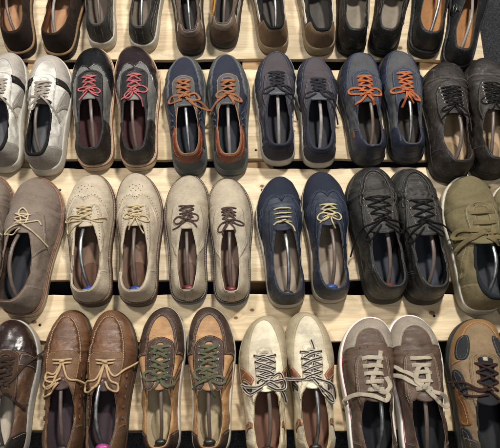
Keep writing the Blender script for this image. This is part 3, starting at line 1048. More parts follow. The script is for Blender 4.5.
def toecap(y, dip=6):      # straight cap
    return [(-75, y - 2 * dip)] + [(x, y + dip - dip * (x / 34.) ** 2) for x in np.linspace(-46, 46, 21)] + [(75, y - 2 * dip), (75, 330), (-75, 330)]
def wing(y=212, back=150, lobe=1.0):
    L_ = [(-75, back - 6), (-46, back), (-39, back + 12), (-33, y - 22), (-26, y - 6), (-17, y + 9 * lobe), (-8, y + 9 * lobe), (-2, y + 2), (0, y - 1)]
    c = spline(np.array(L_[1:] + [(-x, yy) for x, yy in L_[1:-1][::-1]], float), 6)
    return [(-75, back - 6)] + [tuple(v) for v in c] + [(75, back - 6), (75, 330), (-75, 330)]
def mudguard(yb=196, rx=27, ytop=262, foot=14):
    arc = EL(-1, yb, rx, ytop - yb, 180, 0, 26)
    return [(-75, yb - foot), (-40, yb - foot * .6), (-rx - 3, yb - 2)] + arc[1:-1] + [(rx + 1, yb - 2), (40, yb - foot * .6), (75, yb - foot), (75, 330), (-75, 330)]
def plug(yb=182, rx=25, ytop=268):
    return EL(-1, yb, rx, ytop - yb, 180, 0, 26) + [(rx - 4, yb - 6), (18, 150), (-20, 150), (-rx + 2, yb - 6)]
def eyestay(w=22, y0=128, y1=212, slit=8.5, front=9, ys=None, flare=5):
    w += 3.5; slit += .6
    out = spline(np.array([(20, y0 - 16), (25, y0 + 2), (w, y0 + 34), (w, y1 - 20), (w - 4, y1 - 2), (front, y1 + 7), (0, y1 + 9)], float), 7)
    out = [tuple(v) for v in out]
    ys = ys or y1 - 3
    inn = [(slit, ys - 4), (slit * .7, ys - 1), (0, ys + .5)]
    # one U shaped piece
    R = out + [] 
    Lr = [(-x, y) for x, y in out[:-1]][::-1]
    return R + Lr + [(-8, y0 - 14), (-8, 150)] + [(-slit, 160)] + [(-x, y) for x, y in inn] + [(x, y) for x, y in inn[:-1][::-1]] + [(slit, 160), (8, 150), (8, y0 - 14)]
def flap(sx, w=24, y0=120, y1=206, slit=8, flare=8):    # derby quarter edge, one side
    w += 2.5
    p = [(18, y0 - 10), (25.5, y0 + 6), (w + flare * .4, y0 + 30), (w + 2, y0 + 55), (w, y1 - 22), (w - 3, y1 - 6), (w - 9, y1), (slit + 1, y1 - 3), (slit, y1 - 12), (slit, 160), (6, 150), (6, y0 - 8)]
    return [(sx * x, y) for x, y in (p if sx > 0 else p[::-1])]
def counter(y=52, y2=30):
    return [(-75, -30), (75, -30), (75, y + 9), (42, y + 3), (30, y - 7), (14, y2 - 6), (-14, y2 - 6), (-30, y - 7), (-42, y + 3), (-75, y + 9)]
def rimband(s, f=.3, e1=.6):   # band along the opening, back part
    es = np.linspace(e1, 0, 30)
    o = [s.es(1, e, 1 - f * (1 - .6 * smooth(e, e1 * .6, e1))) for e in es] + [s.es(-1, e, 1 - f * (1 - .6 * smooth(e, e1 * .6, e1))) for e in es[::-1][1:]]
    i = [s.es(-1, e, 1.2) for e in es[:-1]][:: 1] + [s.es(1, e, 1.2) for e in es[::-1]]
    return o + i
def stripe(s, side, e0, e1, w, s0=-.1, s1=.75, lean=0):
    return [s.es(side, e0, s0), s.es(side, e0 + w, s0), s.es(side, e1 + w, s1), s.es(side, e1, s1)]
def sidepanel(s, side, pts): return [s.es(side, e, v) for e, v in pts]

M = mat
BLK = lambda: M('leather', '1b1a1b')
def st(h): return M('stitch', h)

# ================================================================== designs  (each returns a finished Shoe in millimetres)
def d_dark_suede(seed, v):          # row one, far left: dark brown suede, tan inside
    s = Shoe(Zs=13, raise_=12, seed=seed, thr=58, back=62, ow=23)
    s.base(M('suede', '33261e', .3)); s.lining(M('lining', '8a5a34', .3), M('lining', 'b0815a', .4))
    s.collar(M('suede', '3b2b20', .2), 1.8)
    s.patch('heel_counter', counter(60, 34), M('suede', '2c211b', .3), .9, st('4a3628'))
    for sx in (1, -1): s.patch('quarter_flap', flap(sx), M('suede', '33261e', .3), 1.3, st('5a4432'))
    s.sole('welt', M('leather', '9a7045', .5), M('rubber', '1d1714', .3), st('b0915f'))
    s.tongue(M('suede', '33261e', .3)); s.lace(M('lace', '2a211b'), 4, rnd=True, w=2.6, t=2.6)
    return s
def d_grey_casual(seed, v):
    s = Shoe(Zs=24, raise_=4, seed=seed, ow=20, back=62)
    s.base(M('leather', '3f3d3a', .8)); s.lining(M('lining', '6b5f55', .3), M('lining', '77695c', .4))
    s.collar(M('leather', '47443f', .6), 2.6)
    s.patch('heel_counter', [(-11, -30), (11, -30), (9, 40), (-9, 40)], M('leather', '34322f', .8), 1.0, st('8d887e'))
    for sx in (1, -1):
        s.patch('side_panel', sidepanel(s, sx, [(.1, -.1), (.45, -.1), (.5, .5), (.3, .72), (.1, .6)]), M('leather', '383633', .9), .9, st('9a958b'))
        s.patch('quarter_flap', flap(sx), M('leather', '3f3d3a', .8), 1.3, st('8d887e'))
    s.sole('cup', M('rubber', 'c9c0ad', .8), M('rubber', 'b3a78f', .6)); s.tongue(M('leather', '3f3d3a', .8))
    s.lace(M('lace', '2a2725'), 5)
    return s
def d_brown_swirl(seed, v):
    s = Shoe(Zs=22, raise_=6, seed=seed, ow=19, back=62)
    s.base(M('suede', '7a6350', .5)); s.lining(M('lining', '2b2826', .2), M('lining', '3b3734', .3))
    for sx in (1, -1):
        s.patch('side_stripe', sidepanel(s, sx, [(.16, .42), (.3, .2), (.52, .1), (.56, .3), (.4, .42), (.2, .72)]), M('leather', 'b9b1a2', .7), 1.0)
        s.patch('side_stripe', sidepanel(s, sx, [(.2, .60), (.34, .52), (.56, .42), (.6, .56), (.4, .62), (.24, .8)]), M('leather', '25221f', .5), 1.2)
    s.patch('heel_counter', counter(34, 20), M('suede', '6b5442', .6), 1.1, st('98826b'))
    s.patch('heel_tab', rimband(s, .3, .16), M('suede', '8b7767', .5), 1.5, st('4a3b30'))
    s.collar(M('leather', '57493d', .5), 3.2)
    s.sole('chunk', M('rubber', '3d342c', .5), M('rubber', '221e1b', .3)); s.tongue(M('suede', '7a6350', .5))
    s.lace(M('lace', 'b98128' if v else '3b2b22'), 5, strands=[[None, (-22, 140), (-34, 108), (-38, 84), (-36, 66), (-31, 58), (-27, 66), (-27, 90), (-25, 120)]] if v else 'bow')
    return s
def d_brown_heel(seed, v):
    s = Shoe(Zs=24, raise_=5, seed=seed, ow=20, back=60)
    s.base(M('leather', '2a2826', .5)); s.lining(M('lining', '3a3836', .3), M('lining', '55504b', .3))
    s.patch('heel_counter', counter(50, 34), M('suede', '7d6247', .7), 1.0, st('ab9474'))
    for sx in (1, -1):
        s.patch('side_stripe', sidepanel(s, sx, [(.2, .50), (.5, .22), (.6, .22), (.6, .36), (.3, .62), (.2, .66)]), M('leather', 'd8d0c0', .5), 1.3)
        s.patch('side_panel', sidepanel(s, sx, [(.12, -.1), (.62, -.1), (.62, .16), (.24, .34), (.14, .3)]), M('suede', '8b6f52', .7), .9, st('c4b08d'))
    s.collar(M('canvas', '1b1b1d', .3), 4.0)
    s.sole('cup', M('rubber', '9b8463', .9), M('rubber', '6d5a42', .6)); s.tongue(BLK()); s.lace(M('lace', '2b2725'), 5)
    return s
def d_black_mid(seed, v):
    s = Shoe(Zs=22, raise_=6, seed=seed, ow=21, back=70, low=52)
    s.base(M('leather', '282421', .8)); s.lining(M('lining', 'a39682', .3), M('lining', '8d8272', .4))
    s.patch('heel_counter', counter(56, 40), M('leather', '221f1c', .9), 1.1, st('3d3833'))
    for sx in (1, -1):
        s.patch('side_panel', sidepanel(s, sx, [(.2, .05), (.36, .03), (.45, .8), (.26, .85)]), M('leather', '302b27', .8), 1.3, st('55504a'))
    s.collar(M('leather', '3a3530', .7), 2.2)
    s.sole('chunk', M('rubber', '24201d', .5), M('rubber', '1a1816', .3)); s.tongue(BLK())
    s.lace(M('lace', 'b8ab92' if not v else '4d453c'), 5, strands=[[None, (25, 150), (36, 118), (40, 84), (37, 60), (33, 52)], [None, (-20, 160), (-30, 140)]])
    return s
def d_black_slip(seed, v):
    s = Shoe(Zs=14, raise_=10, seed=seed, ow=23 if not v else 18, back=58, low=36, front=185, crease=.5, dent=.6)
    s.base(M('leather', '26282a', .35)); s.lining(M('lining', 'b07c44', .3), M('lining', 'a87440', .5))
    s.collar(M('leather', '2c2e30', .3), 1.7)
    s.patch('heel_counter', counter(66, 50), M('leather', '222426', .3), .7, st('3c3e40'))
    s.sole('welt', M('leather', '17181a', .3), M('rubber', '241f1b', .4))
    if v:
        s.patch('strap', sidepanel(s, -1, [(.46, .0), (.52, .0), (.56, .96), (.49, .96)]), M('leather', '1e2022', .3), 2.4, st('45474a'))
        g = s.part('buckle', [M('metal', 'b5b0a6')])
        q = np.array([s.es(-1, .50 + .04 * math.cos(t), .62 + .13 * math.sin(t)) for t in np.linspace(0, 2 * math.pi, 14)])
        P, Nr = s.atq(q, 4.2); s.ribbon(g, P, 1.6, 1.6, 0, None, True)
    return s
def d_white_sneaker(seed, v):
    s = Shoe(Zs=26, raise_=4, seed=seed, ow=20, back=64, low=46, front=154)
    s.base(M('leather', 'e2ddd2', .45)); s.lining(M('lining', '2a2829', .1), M('lining', '5d5f66', .4))
    s.patch('tongue_base', [(-11, 150), (11, 150), (10, 214), (-10, 214)], M('leather', 'cfc9ba', .6), .4)
    s.patch('toe_guard', mudguard(192, 24, 258, 12), M('suede', 'aaa298', .4), 1.1, st('d9d3c6'))
    for sx in (1, -1):
        s.patch('side_patch', [(sx * x, y) for x, y in [(22, 190), (45, 182), (52, 194), (36, 202), (22, 208)][::sx]], M('suede', '23201f', .3), 1.7)
        s.patch('side_stripe', sidepanel(s, sx, [(.50, -.1), (.62, -.1), (.66, .34), (.58, .72), (.50, .8), (.50, .4)]), M('suede', '9a9389', .6), 1.2, st('d3cdbf'))
    s.patch('eyestay', eyestay(21, 125, 210, 8), M('leather', 'e6e1d6', .4), 1.9, st('a69f90'))
    s.patch('heel_counter', counter(48, 26), M('suede', '8f8980', .7), 1.2, st('cdc7ba'))
    s.tongue(M('canvas', '302b28', .3), 12, 30, 18, 4)
    s.collar(M('canvas', '1f1c1b', .3), 4.6)
    s.sole('cup', M('rubber', 'cbc5b7', .7), M('rubber', '9b9588', .7))
    s.lace(M('lace', 'a69a8c'), 5, x0=12, x1=15, w=4.2, off=2.2, strands=[[None, (-20, 158), (-30, 150), (-24, 140), (-8, 150)], [None, (14, 152), (26, 138), (36, 120)], [None, (-12, 170), (-30, 176), (-38, 170)]])
    return s
def d_brogue_black(seed, v):
    s = Shoe(Zs=16, raise_=10, seed=seed, ow=20, back=58, crease=.5, toe_round=0.98, front=146)
    toe = M('gloss', '1c1d21', .15) if not v else M('gloss', '32262a', .15)
    s.base(M('felt', '7b7873', .3)); s.lining(M('lining', '3a1719', .2), M('lining', '4d2f2f', .5))
    s.patch('wing_tip', wing(214, 158), toe, 1.1, st('4a4a4c'), perf=st('0b0b0c'))
    blk = M('leather', '1c1c1f', .4)
    s.patch('heel_counter', counter(92, 78), M('leather', '241e1d', .6), 1.1, st('5a5a5c'))
    for sx in (1, -1):
        pass
    s.patch('eyestay', eyestay(23, 70, 204, 7.5, flare=8), blk, 1.5, st('5a5a5c'))
    s.patch('tongue_base', [(-8.5, 150), (8.5, 150), (7.5, 207), (-7.5, 207)], M('felt', '6b5550', .3), .5)
    s.tongue(M('felt', '86847f', .3), 8, 26, 15, 2.4)
    s.collar(blk, 1.7)
    s.sole('welt', M('rubber', 'c7ab84', .7), M('rubber', 'd2c3a4', .6), st('8f3a35'))
    g = s.part('red_line', [M('rubber', '8c2f2c', .3)])
    s.loft(g, [s.eout(o, z) for o, z in [(5.0, 13.4), (5.9, 13.0), (5.9, 11.4), (5.0, 11.0)]])
    s.lace(M('lace', 'd0676a'), 4, x0=11, x1=13, y1=198, w=2.8, t=2.4, rnd=True, off=2.0, size=.95)
    return s
def d_navy_mesh(seed, v):
    s = Shoe(Zs=24, raise_=5, seed=seed, ow=21, back=62, front=156)
    s.base(M('mesh', '30374e', .3)); s.lining(M('lining', '2a2c38', .2), M('lining', '2f333f', .3))
    g = M('suede', '585d60', .6)
    s.patch('toe_guard', mudguard(172, 33, 279, 16), g, 1.0, st('8b8f90'))
    for sx in (1, -1):
        s.patch('side_panel', sidepanel(s, sx, [(.2, -.1), (.56, -.1), (.60, .25), (.52, .55), (.3, .4), (.2, .3)]), M('suede', '3c4663', .6), 1.0, st('7d87a3'))
        for k in range(3): s.patch('side_stripe', stripe(s, sx, .34 + k * .07, .40 + k * .06, .02, .25, .8), M('leather', '50565f', .5), 1.5)
    s.patch('eyestay', eyestay(21, 118, 212, 8.5), g, 1.6, st('c98a4b'))
    s.patch('heel_counter', counter(46, 26), g, 1.1, st('8b8f90'), double=True)
    s.patch('heel_collar', rimband(s, .42, .42), M('leather', '8a4324', .5), 1.5, st('c07a4c'))
    s.tongue(M('suede', '4d5256', .5), 9, 30, 18, 3.5, st('c98a4b'))
    s.collar(M('leather', '9a6a35', .4), 3.0)
    s.sole('chunk', M('rubber', '6a6d69', .7), M('rubber', '4c4e4b', .5))
    s.lace(M('lace', 'a5683f'), 4, x0=12, x1=14, y1=203, w=4.6, off=2.2, size=1.1,
           strands=[[None, (-14, 178), (-30, 182), (-38, 172), (-26, 164), (-6, 164)], [None, (14, 160), (30, 164), (44, 160), (58, 146)], [None, (12, 178), (26, 184), (34, 172), (20, 162), (4, 164)], [None, (22, 150), (48, 150), (60, 160)]] if not v else 'bow')
    return s
def d_plum_canvas(seed, v):
    s = Shoe(Zs=24, raise_=4, seed=seed, ow=22, back=58, toe_round=.98, front=164)
    s.base(M('canvas', '564f53', .4)); s.lining(M('lining', '2c2d36', .2), M('lining', '33343f', .3))
    nv = M('canvas', '34374a', .4)
    s.patch('toe_guard', mudguard(176, 31, 280, 20), nv, .9, st('6a6e80'))
    for sx in (1, -1):
        s.patch('quarter_flap', flap(sx, 25, 112, 208, 8), M('canvas', '4c4650', .4), 1.4, st('77707a'), double=True)
        s.patch('side_panel', sidepanel(s, sx, [(.2, -.1), (.5, -.1), (.50, .25), (.3, .5), (.2, .6)]), M('canvas', '514a55', .4), .9, st('77707a'))
    s.patch('heel_counter', counter(40, 26), M('canvas', '47424c', .4), 1.4, st('77707a'))
    s.patch('heel_collar', rimband(s, .25, .5), nv, 1.5, st('6a6e80'))
    s.tongue(M('canvas', '575b63', .3), 11, 32, 19, 4.5, st('8b8f97'))
    s.collar(nv, 4.4)
    s.sole('cup', M('rubber', 'b4b0a8', .7), M('rubber', '8d8a84', .6), ext=-.6)
    s.lace(M('lace', '2c2b36'), 5, x0=12, x1=15, w=3.4, t=1.6, off=2.0, size=1.15,
           strands=[[None, (-16, 172), (-32, 168), (-24, 156), (-6, 164)], [None, (16, 172), (34, 158), (48, 140), (56, 132)], [None, (12, 156), (30, 156), (36, 168), (20, 174), (4, 167)], [None, (20, 150), (38, 128), (46, 108)]])
    return s
def d_grey_navy(seed, v):
    s = Shoe(Zs=23, raise_=5, seed=seed, ow=20, back=58, front=144, toe_round=0.97)
    s.base(M('suede', '55565a', .6)); s.lining(M('lining', 'a5682c', .3), M('lining', '3d3834', .3))
    nv = M('leather', '2a3552', .8)
    s.patch('toe_guard', mudguard(178, 31, 277, 30), nv, 1.0, st('59678c'))
    for sx in (1, -1):
        s.patch('side_panel', sidepanel(s, sx, [(.38, -.1), (.74, -.1), (.7, .16), (.52, .22), (.4, .2)]), nv, .95, st('59678c'))
    s.patch('heel_counter', counter(72, 48), nv, 1.1, st('59678c'))
    s.patch('eyestay', eyestay(21, 122, 210, 8), M('suede', '3d4658', .6), 1.6, st('6c7894'))
    if not v: s.patch('side_label', sidepanel(s, 1, [(.20, .40), (.27, .36), (.28, .54), (.21, .58)]), M('leather', 'a0622c', .5), 1.7, st('d9b07e'), inset=1.3)
    s.tongue(M('suede', '4a4d54', .6), 8, 26, 17, 3)
    s.collar(nv, 3.8)
    s.sole('chunk', M('rubber', '37393c', .6), M('rubber', '232426', .3))
    s.lace(M('lace', 'c0622a'), 5, x0=12.5, x1=14, y1=206, w=4.4, off=2.2, size=1.05)
    return s
def d_dark_leather(seed, v):
    s = Shoe(Zs=22, raise_=6, seed=seed, ow=20, back=62, crease=1.3, toeh=.95, front=144)
    c = M('leather', '37302b', .6)
    s.base(c); s.lining(M('lining', '5f5146', .3), M('lining', 'a98e6b', .4), padhex='9a7f5e')
    s.patch('toe_cap', toecap(224, 2), M('leather', '332c28', .7), .9, st('6b6058'), double=True)
    s.patch('heel_counter', counter(58, 34), M('leather', '312a26', .6), 1.0, st('5b5048'))
    for sx in (1, -1): s.patch('quarter_flap', flap(sx, 24, 108, 208, 8), c, 1.4, st('6b6058'))
    s.tongue(c, 8, 26, 17, 3)
    s.collar(c, 2.6)
    s.sole('chunk', M('rubber', '2b2623', .5), M('rubber', '1c1a18', .3))
    s.lace(M('lace', '191817'), 6, x0=13.5, x1=17, y1=207, w=2.8, t=2.4, rnd=True, off=1.8, eyemat=M('metal', 'b9b6b0'), eyer=2.2, size=1.1)
    return s
def d_taupe(seed, v):
    s = Shoe(Zs=16, raise_=9, seed=seed, ow=22, back=58, low=40, toeh=.95, crease=.8, front=164)
    c = M('suede', '857567', .7)
    s.base(c); s.lining(M('lining', '5b4b3d', .3), M('lining', '2e3138', .3))
    for sx in (1, -1): s.patch('quarter_flap', flap(sx, 31, 96, 200, 7, 6), c, 1.1, st('a8988a'))
    s.patch('heel_counter', counter(54, 40), c, .9, st('a8988a'))
    s.tongue(c, 6, 22, 15, 2.2)
    s.collar(M('leather', '6e4b30', .4), 1.6)
    s.sole('welt', M('leather', '93623f', .5), M('rubber', 'b5ab9c', .6), st('3a2a20'))
    s.lace(M('lace', 'd9c49a'), 3, x0=10, x1=11.5, y1=192, w=2.7, t=2.4, rnd=True, off=1.6, size=1.15,
           strands=[[None, (-8, 182), (-16, 202), (-10, 212), (2, 196), (1, 176)], [None, (-18, 168), (-30, 158), (-34, 150), (-20, 152), (-6, 163)], [None, (14, 160), (28, 148), (40, 136)], [None, (12, 182), (20, 186), (26, 178)]])
    return s
def d_brogue_beige(seed, v):
    s = Shoe(Zs=16, raise_=12, seed=seed, ow=22, back=60, low=42, crease=.6, front=166, toe_round=0.94)
    c = M('suede', 'b9aa92', .5); c2 = M('suede', 'bdae96', .5)
    s.base(c); s.lining(M('lining', '6b4d3a', .3), M('lining', '806350', .4), padhex='664736')
    pf = st('54452f')
    s.patch('wing_tip', wing(212, 150), c2, 1.0, st('7a6a50'), perf=pf)
    s.dots(s.parts_geo('wing_tip'), np.array([(x, y) for x, y in [(0, 236), (-5, 241), (5, 241), (-9, 236), (9, 236), (0, 247), (-6, 250), (6, 250), (-12, 246), (12, 246)]]), 1.0, 2, 1.3)
    for sx in (1, -1):
        s.patch('quarter_flap', flap(sx, 25, 80, 204, 7.5, 3), c2, 1.3, st('7a6a50'), perf=pf)
    s.patch('heel_counter', counter(64, 46), c2, 1.1, st('7a6a50'), perf=pf)
    s.tongue(c, 7, 24, 16, 2.3)
    s.collar(M('suede', 'a39377', .4), 1.6)
    s.sole('welt', M('leather', '5e4433', .5), M('rubber', '4a372b', .5), st('b89b74'), ext=.5)
    bt = 'bow' if v else [[None, (-14, 172), (-30, 178), (-42, 162), (-38, 146), (-26, 152), (-8, 164)], [None, (16, 168), (34, 176), (40, 180)], [None, (-16, 180), (-34, 184), (-44, 176), (-26, 168), (-6, 166)], [None, (12, 166), (24, 162), (32, 166)]]
    s.lace(M('lace', 'd6bf8e'), 4, x0=10.5, x1=12.5, y1=197, w=2.8, t=2.5, rnd=True, off=1.8, size=1.05, strands=bt)
    return s
def d_sand(seed, v):
    s = Shoe(Zs=17, raise_=6, seed=seed, ow=16, back=60, low=42, crease=.5, front=162, toe_round=0.97)
    c = M('suede', 'afa18a', .6)
    s.base(c); s.lining(M('lining', 'a08d72', .3), M('lining', '8c7060', .4), padhex='74594b')
    for sx in (1, -1): s.patch('quarter_flap', flap(sx, 27, 92, 205, 7, 8), M('suede', 'b2a58e', .6), 1.2, st('c9bca4'), double=True)
    s.patch('heel_counter', [(-8, -30), (8, -30), (7, 40), (-7, 40)], c, 1.0, st('7a6b55'))
    s.tongue(c, 7, 24, 15, 2.3)
    s.collar(M('leather', 'b5a78c', .5), 1.6)
    s.sole('welt', M('leather', '40322b', .4), M('rubber', '3a6a94', .5), st('c4ac8c'))
    s.lace(M('lace', '5a4640'), 5, x0=11, x1=13, y1=201, w=2.9, t=2.4, rnd=True, off=1.8, size=1.0)
    return s
def d_navy_brogue(seed, v):
    s = Shoe(Zs=22, raise_=5, seed=seed, ow=22, back=58, low=42, front=165, toe_round=0.94)
    s.base(M('leather', '263350', .25)); s.lining(M('lining', '7d6c5c', .3), M('lining', '93816f', .4), padhex='9b8b7a')
    s.patch('wing_tip', wing(218, 146), M('mesh', '273046', .2), 1.1, st('4a5674'), double=True)
    c = M('leather', '25324c', .25)
    for sx in (1, -1): s.patch('quarter_flap', flap(sx, 24, 100, 205, 7.5, 6), c, 1.3, st('47545e'))
    s.patch('heel_counter', counter(66, 44), M('leather', '25324c', .3), 1.0, st('4a5674'))
    s.tongue(c, 9, 26, 17, 2.6)
    s.collar(M('leather', '2b3540', .4), 2.0)
    s.sole('cup', M('rubber', 'a89c8a' if v else 'bdb3a2', .7), M('rubber', '4f463d', .5), ext=-.8)
    s.lace(M('lace', 'd2c08e'), 4, x0=12, x1=14, y1=198, w=2.9, t=2.3, rnd=True, off=1.8, style='bar' if not v else 'cross',
           strands=[[None, (10, 168), (20, 160), (24, 148)], [None, (-10, 172), (-18, 166)]] if not v else 'bow', size=.75, eyemat=M('metal', '9a8f7c'), eyer=1.7)
    return s
def d_black_moc(seed, v):
    s = Shoe(Zs=20, raise_=6, seed=seed, ow=22, back=66, low=50, thr=66, crease=1.7, toe_round=1.04, front=146)
    c = M('leather', '2e2c29', .6)
    s.base(c); s.lining(M('lining', '232227', .2), M('lining', '3c4250', .4))
    s.patch('moc_toe', plug(186, 27, 266), M('leather', '33302c', .7), 1.3, st('6e6a62'), double=False)
    g = s.part('moc_seam', [M('leather', '262421', .4)])
    P, Nr = s.atq(np.array(EL(-1, 186, 29, 84, 180, 0, 60)), 1.3); s.ribbon(g, P, 4.0, 3.0)
    for sx in (1, -1): s.patch('quarter_flap', flap(sx, 26, 105, 206, 9, 6), c, 1.5, st('57534c'), double=True)
    s.patch('heel_counter', counter(60, 40), c, 1.1, st('57534c'), double=True)
    s.patch('heel_collar', rimband(s, .34, .5), M('leather', '262421', .5), 1.5, st('57534c'))
    s.tongue(c, 10, 36, 22, 5.5, st('57534c'))
    s.collar(M('leather', '2a2825', .4), 4.2)
    s.sole('chunk', M('rubber', '25231f', .5), M('rubber', '191816', .3))
    s.lace(M('lace', '161515'), 4, x0=14.5, x1=19, y1=206, w=3.0, t=2.4, rnd=True, off=2.0, eyemat=M('metal', '8d7c66'), eyer=2.6, size=1.25,
           strands=[[None, (-18, 166), (-38, 160), (-50, 138), (-56, 120)], [None, (-16, 158), (-34, 140), (-24, 132), (-4, 158)], [None, (18, 170), (40, 168), (60, 160)], [None, (16, 160), (36, 150), (28, 142), (4, 160)]])
    return s
def d_olive(seed, v):
    s = Shoe(Zs=26, raise_=4, seed=seed, ow=22, back=66, low=50, crease=1.1, toe_round=1.06, dent=1.5, front=146)
    c = M('suede', '756a4a', .8)
    s.base(c); s.lining(M('lining', '23262c', .2), M('lining', '3b424b', .3))
    s.patch('side_panel', sidepanel(s, -1, [(.22, .0), (.40, .0), (.56, .4), (.62, .8), (.4, .7), (.26, .5)]), M('suede', '776a49', .8), 1.1, st('a3966f'))
    s.patch('side_panel', sidepanel(s, 1, [(.22, .0), (.40, .0), (.56, .4), (.62, .8), (.4, .7), (.26, .5)]), M('suede', '776a49', .8), 1.1, st('a3966f'))
    s.patch('heel_counter', counter(50, 34), M('suede', '7a6d4c', .7), 1.1, st('a3966f'))
    s.patch('eyestay', eyestay(22, 128, 208, 9), c, 1.6, st('a3966f'))
    s.patch('side_label', sidepanel(s, -1, [(.66, .30), (.73, .36), (.71, .62), (.64, .58)]), M('leather', '3a382f', .3), 1.6)
    s.tongue(c, 11, 32, 21, 4.5)
    s.collar(M('canvas', '23262c', .3), 6.0)
    s.sole('cup', M('rubber', 'c3bca9', .8), M('rubber', '958d7a', .6), ext=.2)
    s.lace(M('lace', '7a6b45'), 3, x0=14, x1=18, y1=198, w=7.5, t=1.8, off=2.2, style='bar', size=1.25,
           strands=[[None, (-14, 178), (-36, 184), (-44, 172), (-26, 164), (-5, 165)], [None, (18, 176), (40, 170), (60, 168)], [None, (-16, 160), (-34, 152), (-44, 140)], [None, (16, 160), (36, 158), (50, 148), (30, 146), (6, 160)]])
    return s
def d_patent(seed, v):
    s = Shoe(Zs=25, raise_=4, seed=seed, ow=20, back=60, crease=.7, front=140)
    s.base(M('leather', '6e4e36', .9)); s.lining(M('lining', '8f8478', .3), M('lining', 'b5a895', .4))
    s.patch('toe_cap', toecap(208, 8), M('gloss', '33201b', .5), 1.1, st('5a3c32'))
    s.patch('eyestay', eyestay(22, 118, 208, 7), M('suede', '4a3528', .5), 1.6, st('8a6a50'))
    for sx in (1, -1): s.patch('side_patch', [(sx * x, y) for x, y in [(22, 182), (52, 176), (52, 204), (24, 208)][::sx]], M('leather', '3f2d24', .5), 1.4, st('b0a08c'))
    s.patch('heel_counter', counter(54, 30), M('canvas', '2b2623', .4), 1.1, st('b0a08c'))
    s.tongue(M('suede', '4a3528', .5), 8, 26, 17, 3); s.collar(M('leather', '3f2d24', .5), 2.6)
    s.sole('cup', M('rubber', 'b5afa4', .8), M('rubber', '8b857a', .6))
    s.lace(M('lace', '3a2a21'), 6, x0=13, x1=15, y1=206, w=4.8, off=2.2, size=1.1,
           strands=[[None, (16, 180), (34, 214), (50, 240), (64, 268)], [None, (-14, 160), (-26, 150)], [None, (10, 155), (26, 138), (38, 128), (44, 134)]])
    return s
def d_brown_moc(seed, v):
    s = Shoe(Zs=14, raise_=6, seed=seed, ow=20, back=54, low=38, thr=56, crease=1.0, front=146, toe_round=0.95)
    c = M('waxed', '7a5131', .4)
    s.base(c); s.lining(M('lining', '4a2f22', .3), M('lining', '42343a', .4))
    s.patch('moc_toe', plug(180, 27, 268), M('waxed', '7c502f', .5), 1.1, None)
    g = s.part('moc_seam', [M('leather', '6b4529', .4), st('c9a77c')])
    q = np.array(EL(-1, 180, 29, 88, 182, -2, 90))
    P, Nr = s.atq(q, 1.0); s.ribbon(g, P, 3.6, 2.6)
    P, Nr = s.atq(resample(q, step=3.6), 2.5); R_ = resample(np.hstack([P, Nr]), step=3.6); s.dashes(g, R_[:, :3], R_[:, 3:], 1, w=1.3, h=.6, fill=.6)
    s.patch('saddle', [(-75, 120), (-40, 132), (-30, 150), (-26, 176), (-22, 190), (-8, 196), (8, 196), (22, 190), (26, 176), (30, 150), (40, 132), (75, 120), (75, 178), (40, 188), (30, 203), (10, 207), (-10, 207), (-30, 203), (-40, 188), (-75, 178)] if False else
            [(-24, 120), (-29, 160), (-31, 190), (-24, 199), (0, 202), (24, 199), (31, 190), (29, 160), (24, 120), (6, 120), (7, 180), (-7, 180), (-6, 120)], M('leather', '7c5733', .6), 1.8, st('b08a5a'))
    s.patch('heel_counter', counter(70, 52), M('leather', '6a4a2e', .6), 1.0, st('b08a5a'))
    for sx in (1, -1):
        for k in range(5):
            a = .30 + k * .075
            q = np.array([s.es(sx, a + .028 * t_, .50 + .05 * math.sin(3.1 * t_)) for t_ in np.linspace(0, 1, 5)])
            P, Nr = s.atq(q, [.2, 1.3, 1.6, 1.3, .2]); s.ribbon(s.part('side_thong', [M('leather', '5b3c28', .4)]), P, 3.6, 1.6)
    s.tongue(M('leather', '4a3024', .4), 7, 30, 18, 2.4)
    s.collar(M('leather', '5d3d29', .4), 2.2)
    s.sole('cup', M('rubber', '4c382c', .5), M('rubber', '33261e', .4), ext=-2.0)
    st_ = [[None, (-12, 178), (-28, 182), (-30, 168), (-14, 162), (2, 168)], [None, (-14, 160), (-30, 152), (-36, 138), (-20, 140), (-2, 160)], [None, (14, 168), (32, 164), (44, 158)], [None, (-8, 174), (-26, 172), (-36, 160), (-24, 150), (-6, 160)]] if not v else \
          [[None, (16, 176), (34, 190), (52, 208), (70, 232)], [None, (-16, 170), (-36, 166), (-40, 150), (-28, 146), (-10, 162)], [None, (10, 168), (24, 160), (24, 146), (10, 150), (2, 164)], [None, (-12, 160), (-24, 152)]]
    s.lace(M('lace', 'd0ad7c'), 2, x0=14, x1=15, y0=178, y1=190, w=3.6, t=3.0, rnd=True, off=2.4, style='bar', strands=st_)
    return s
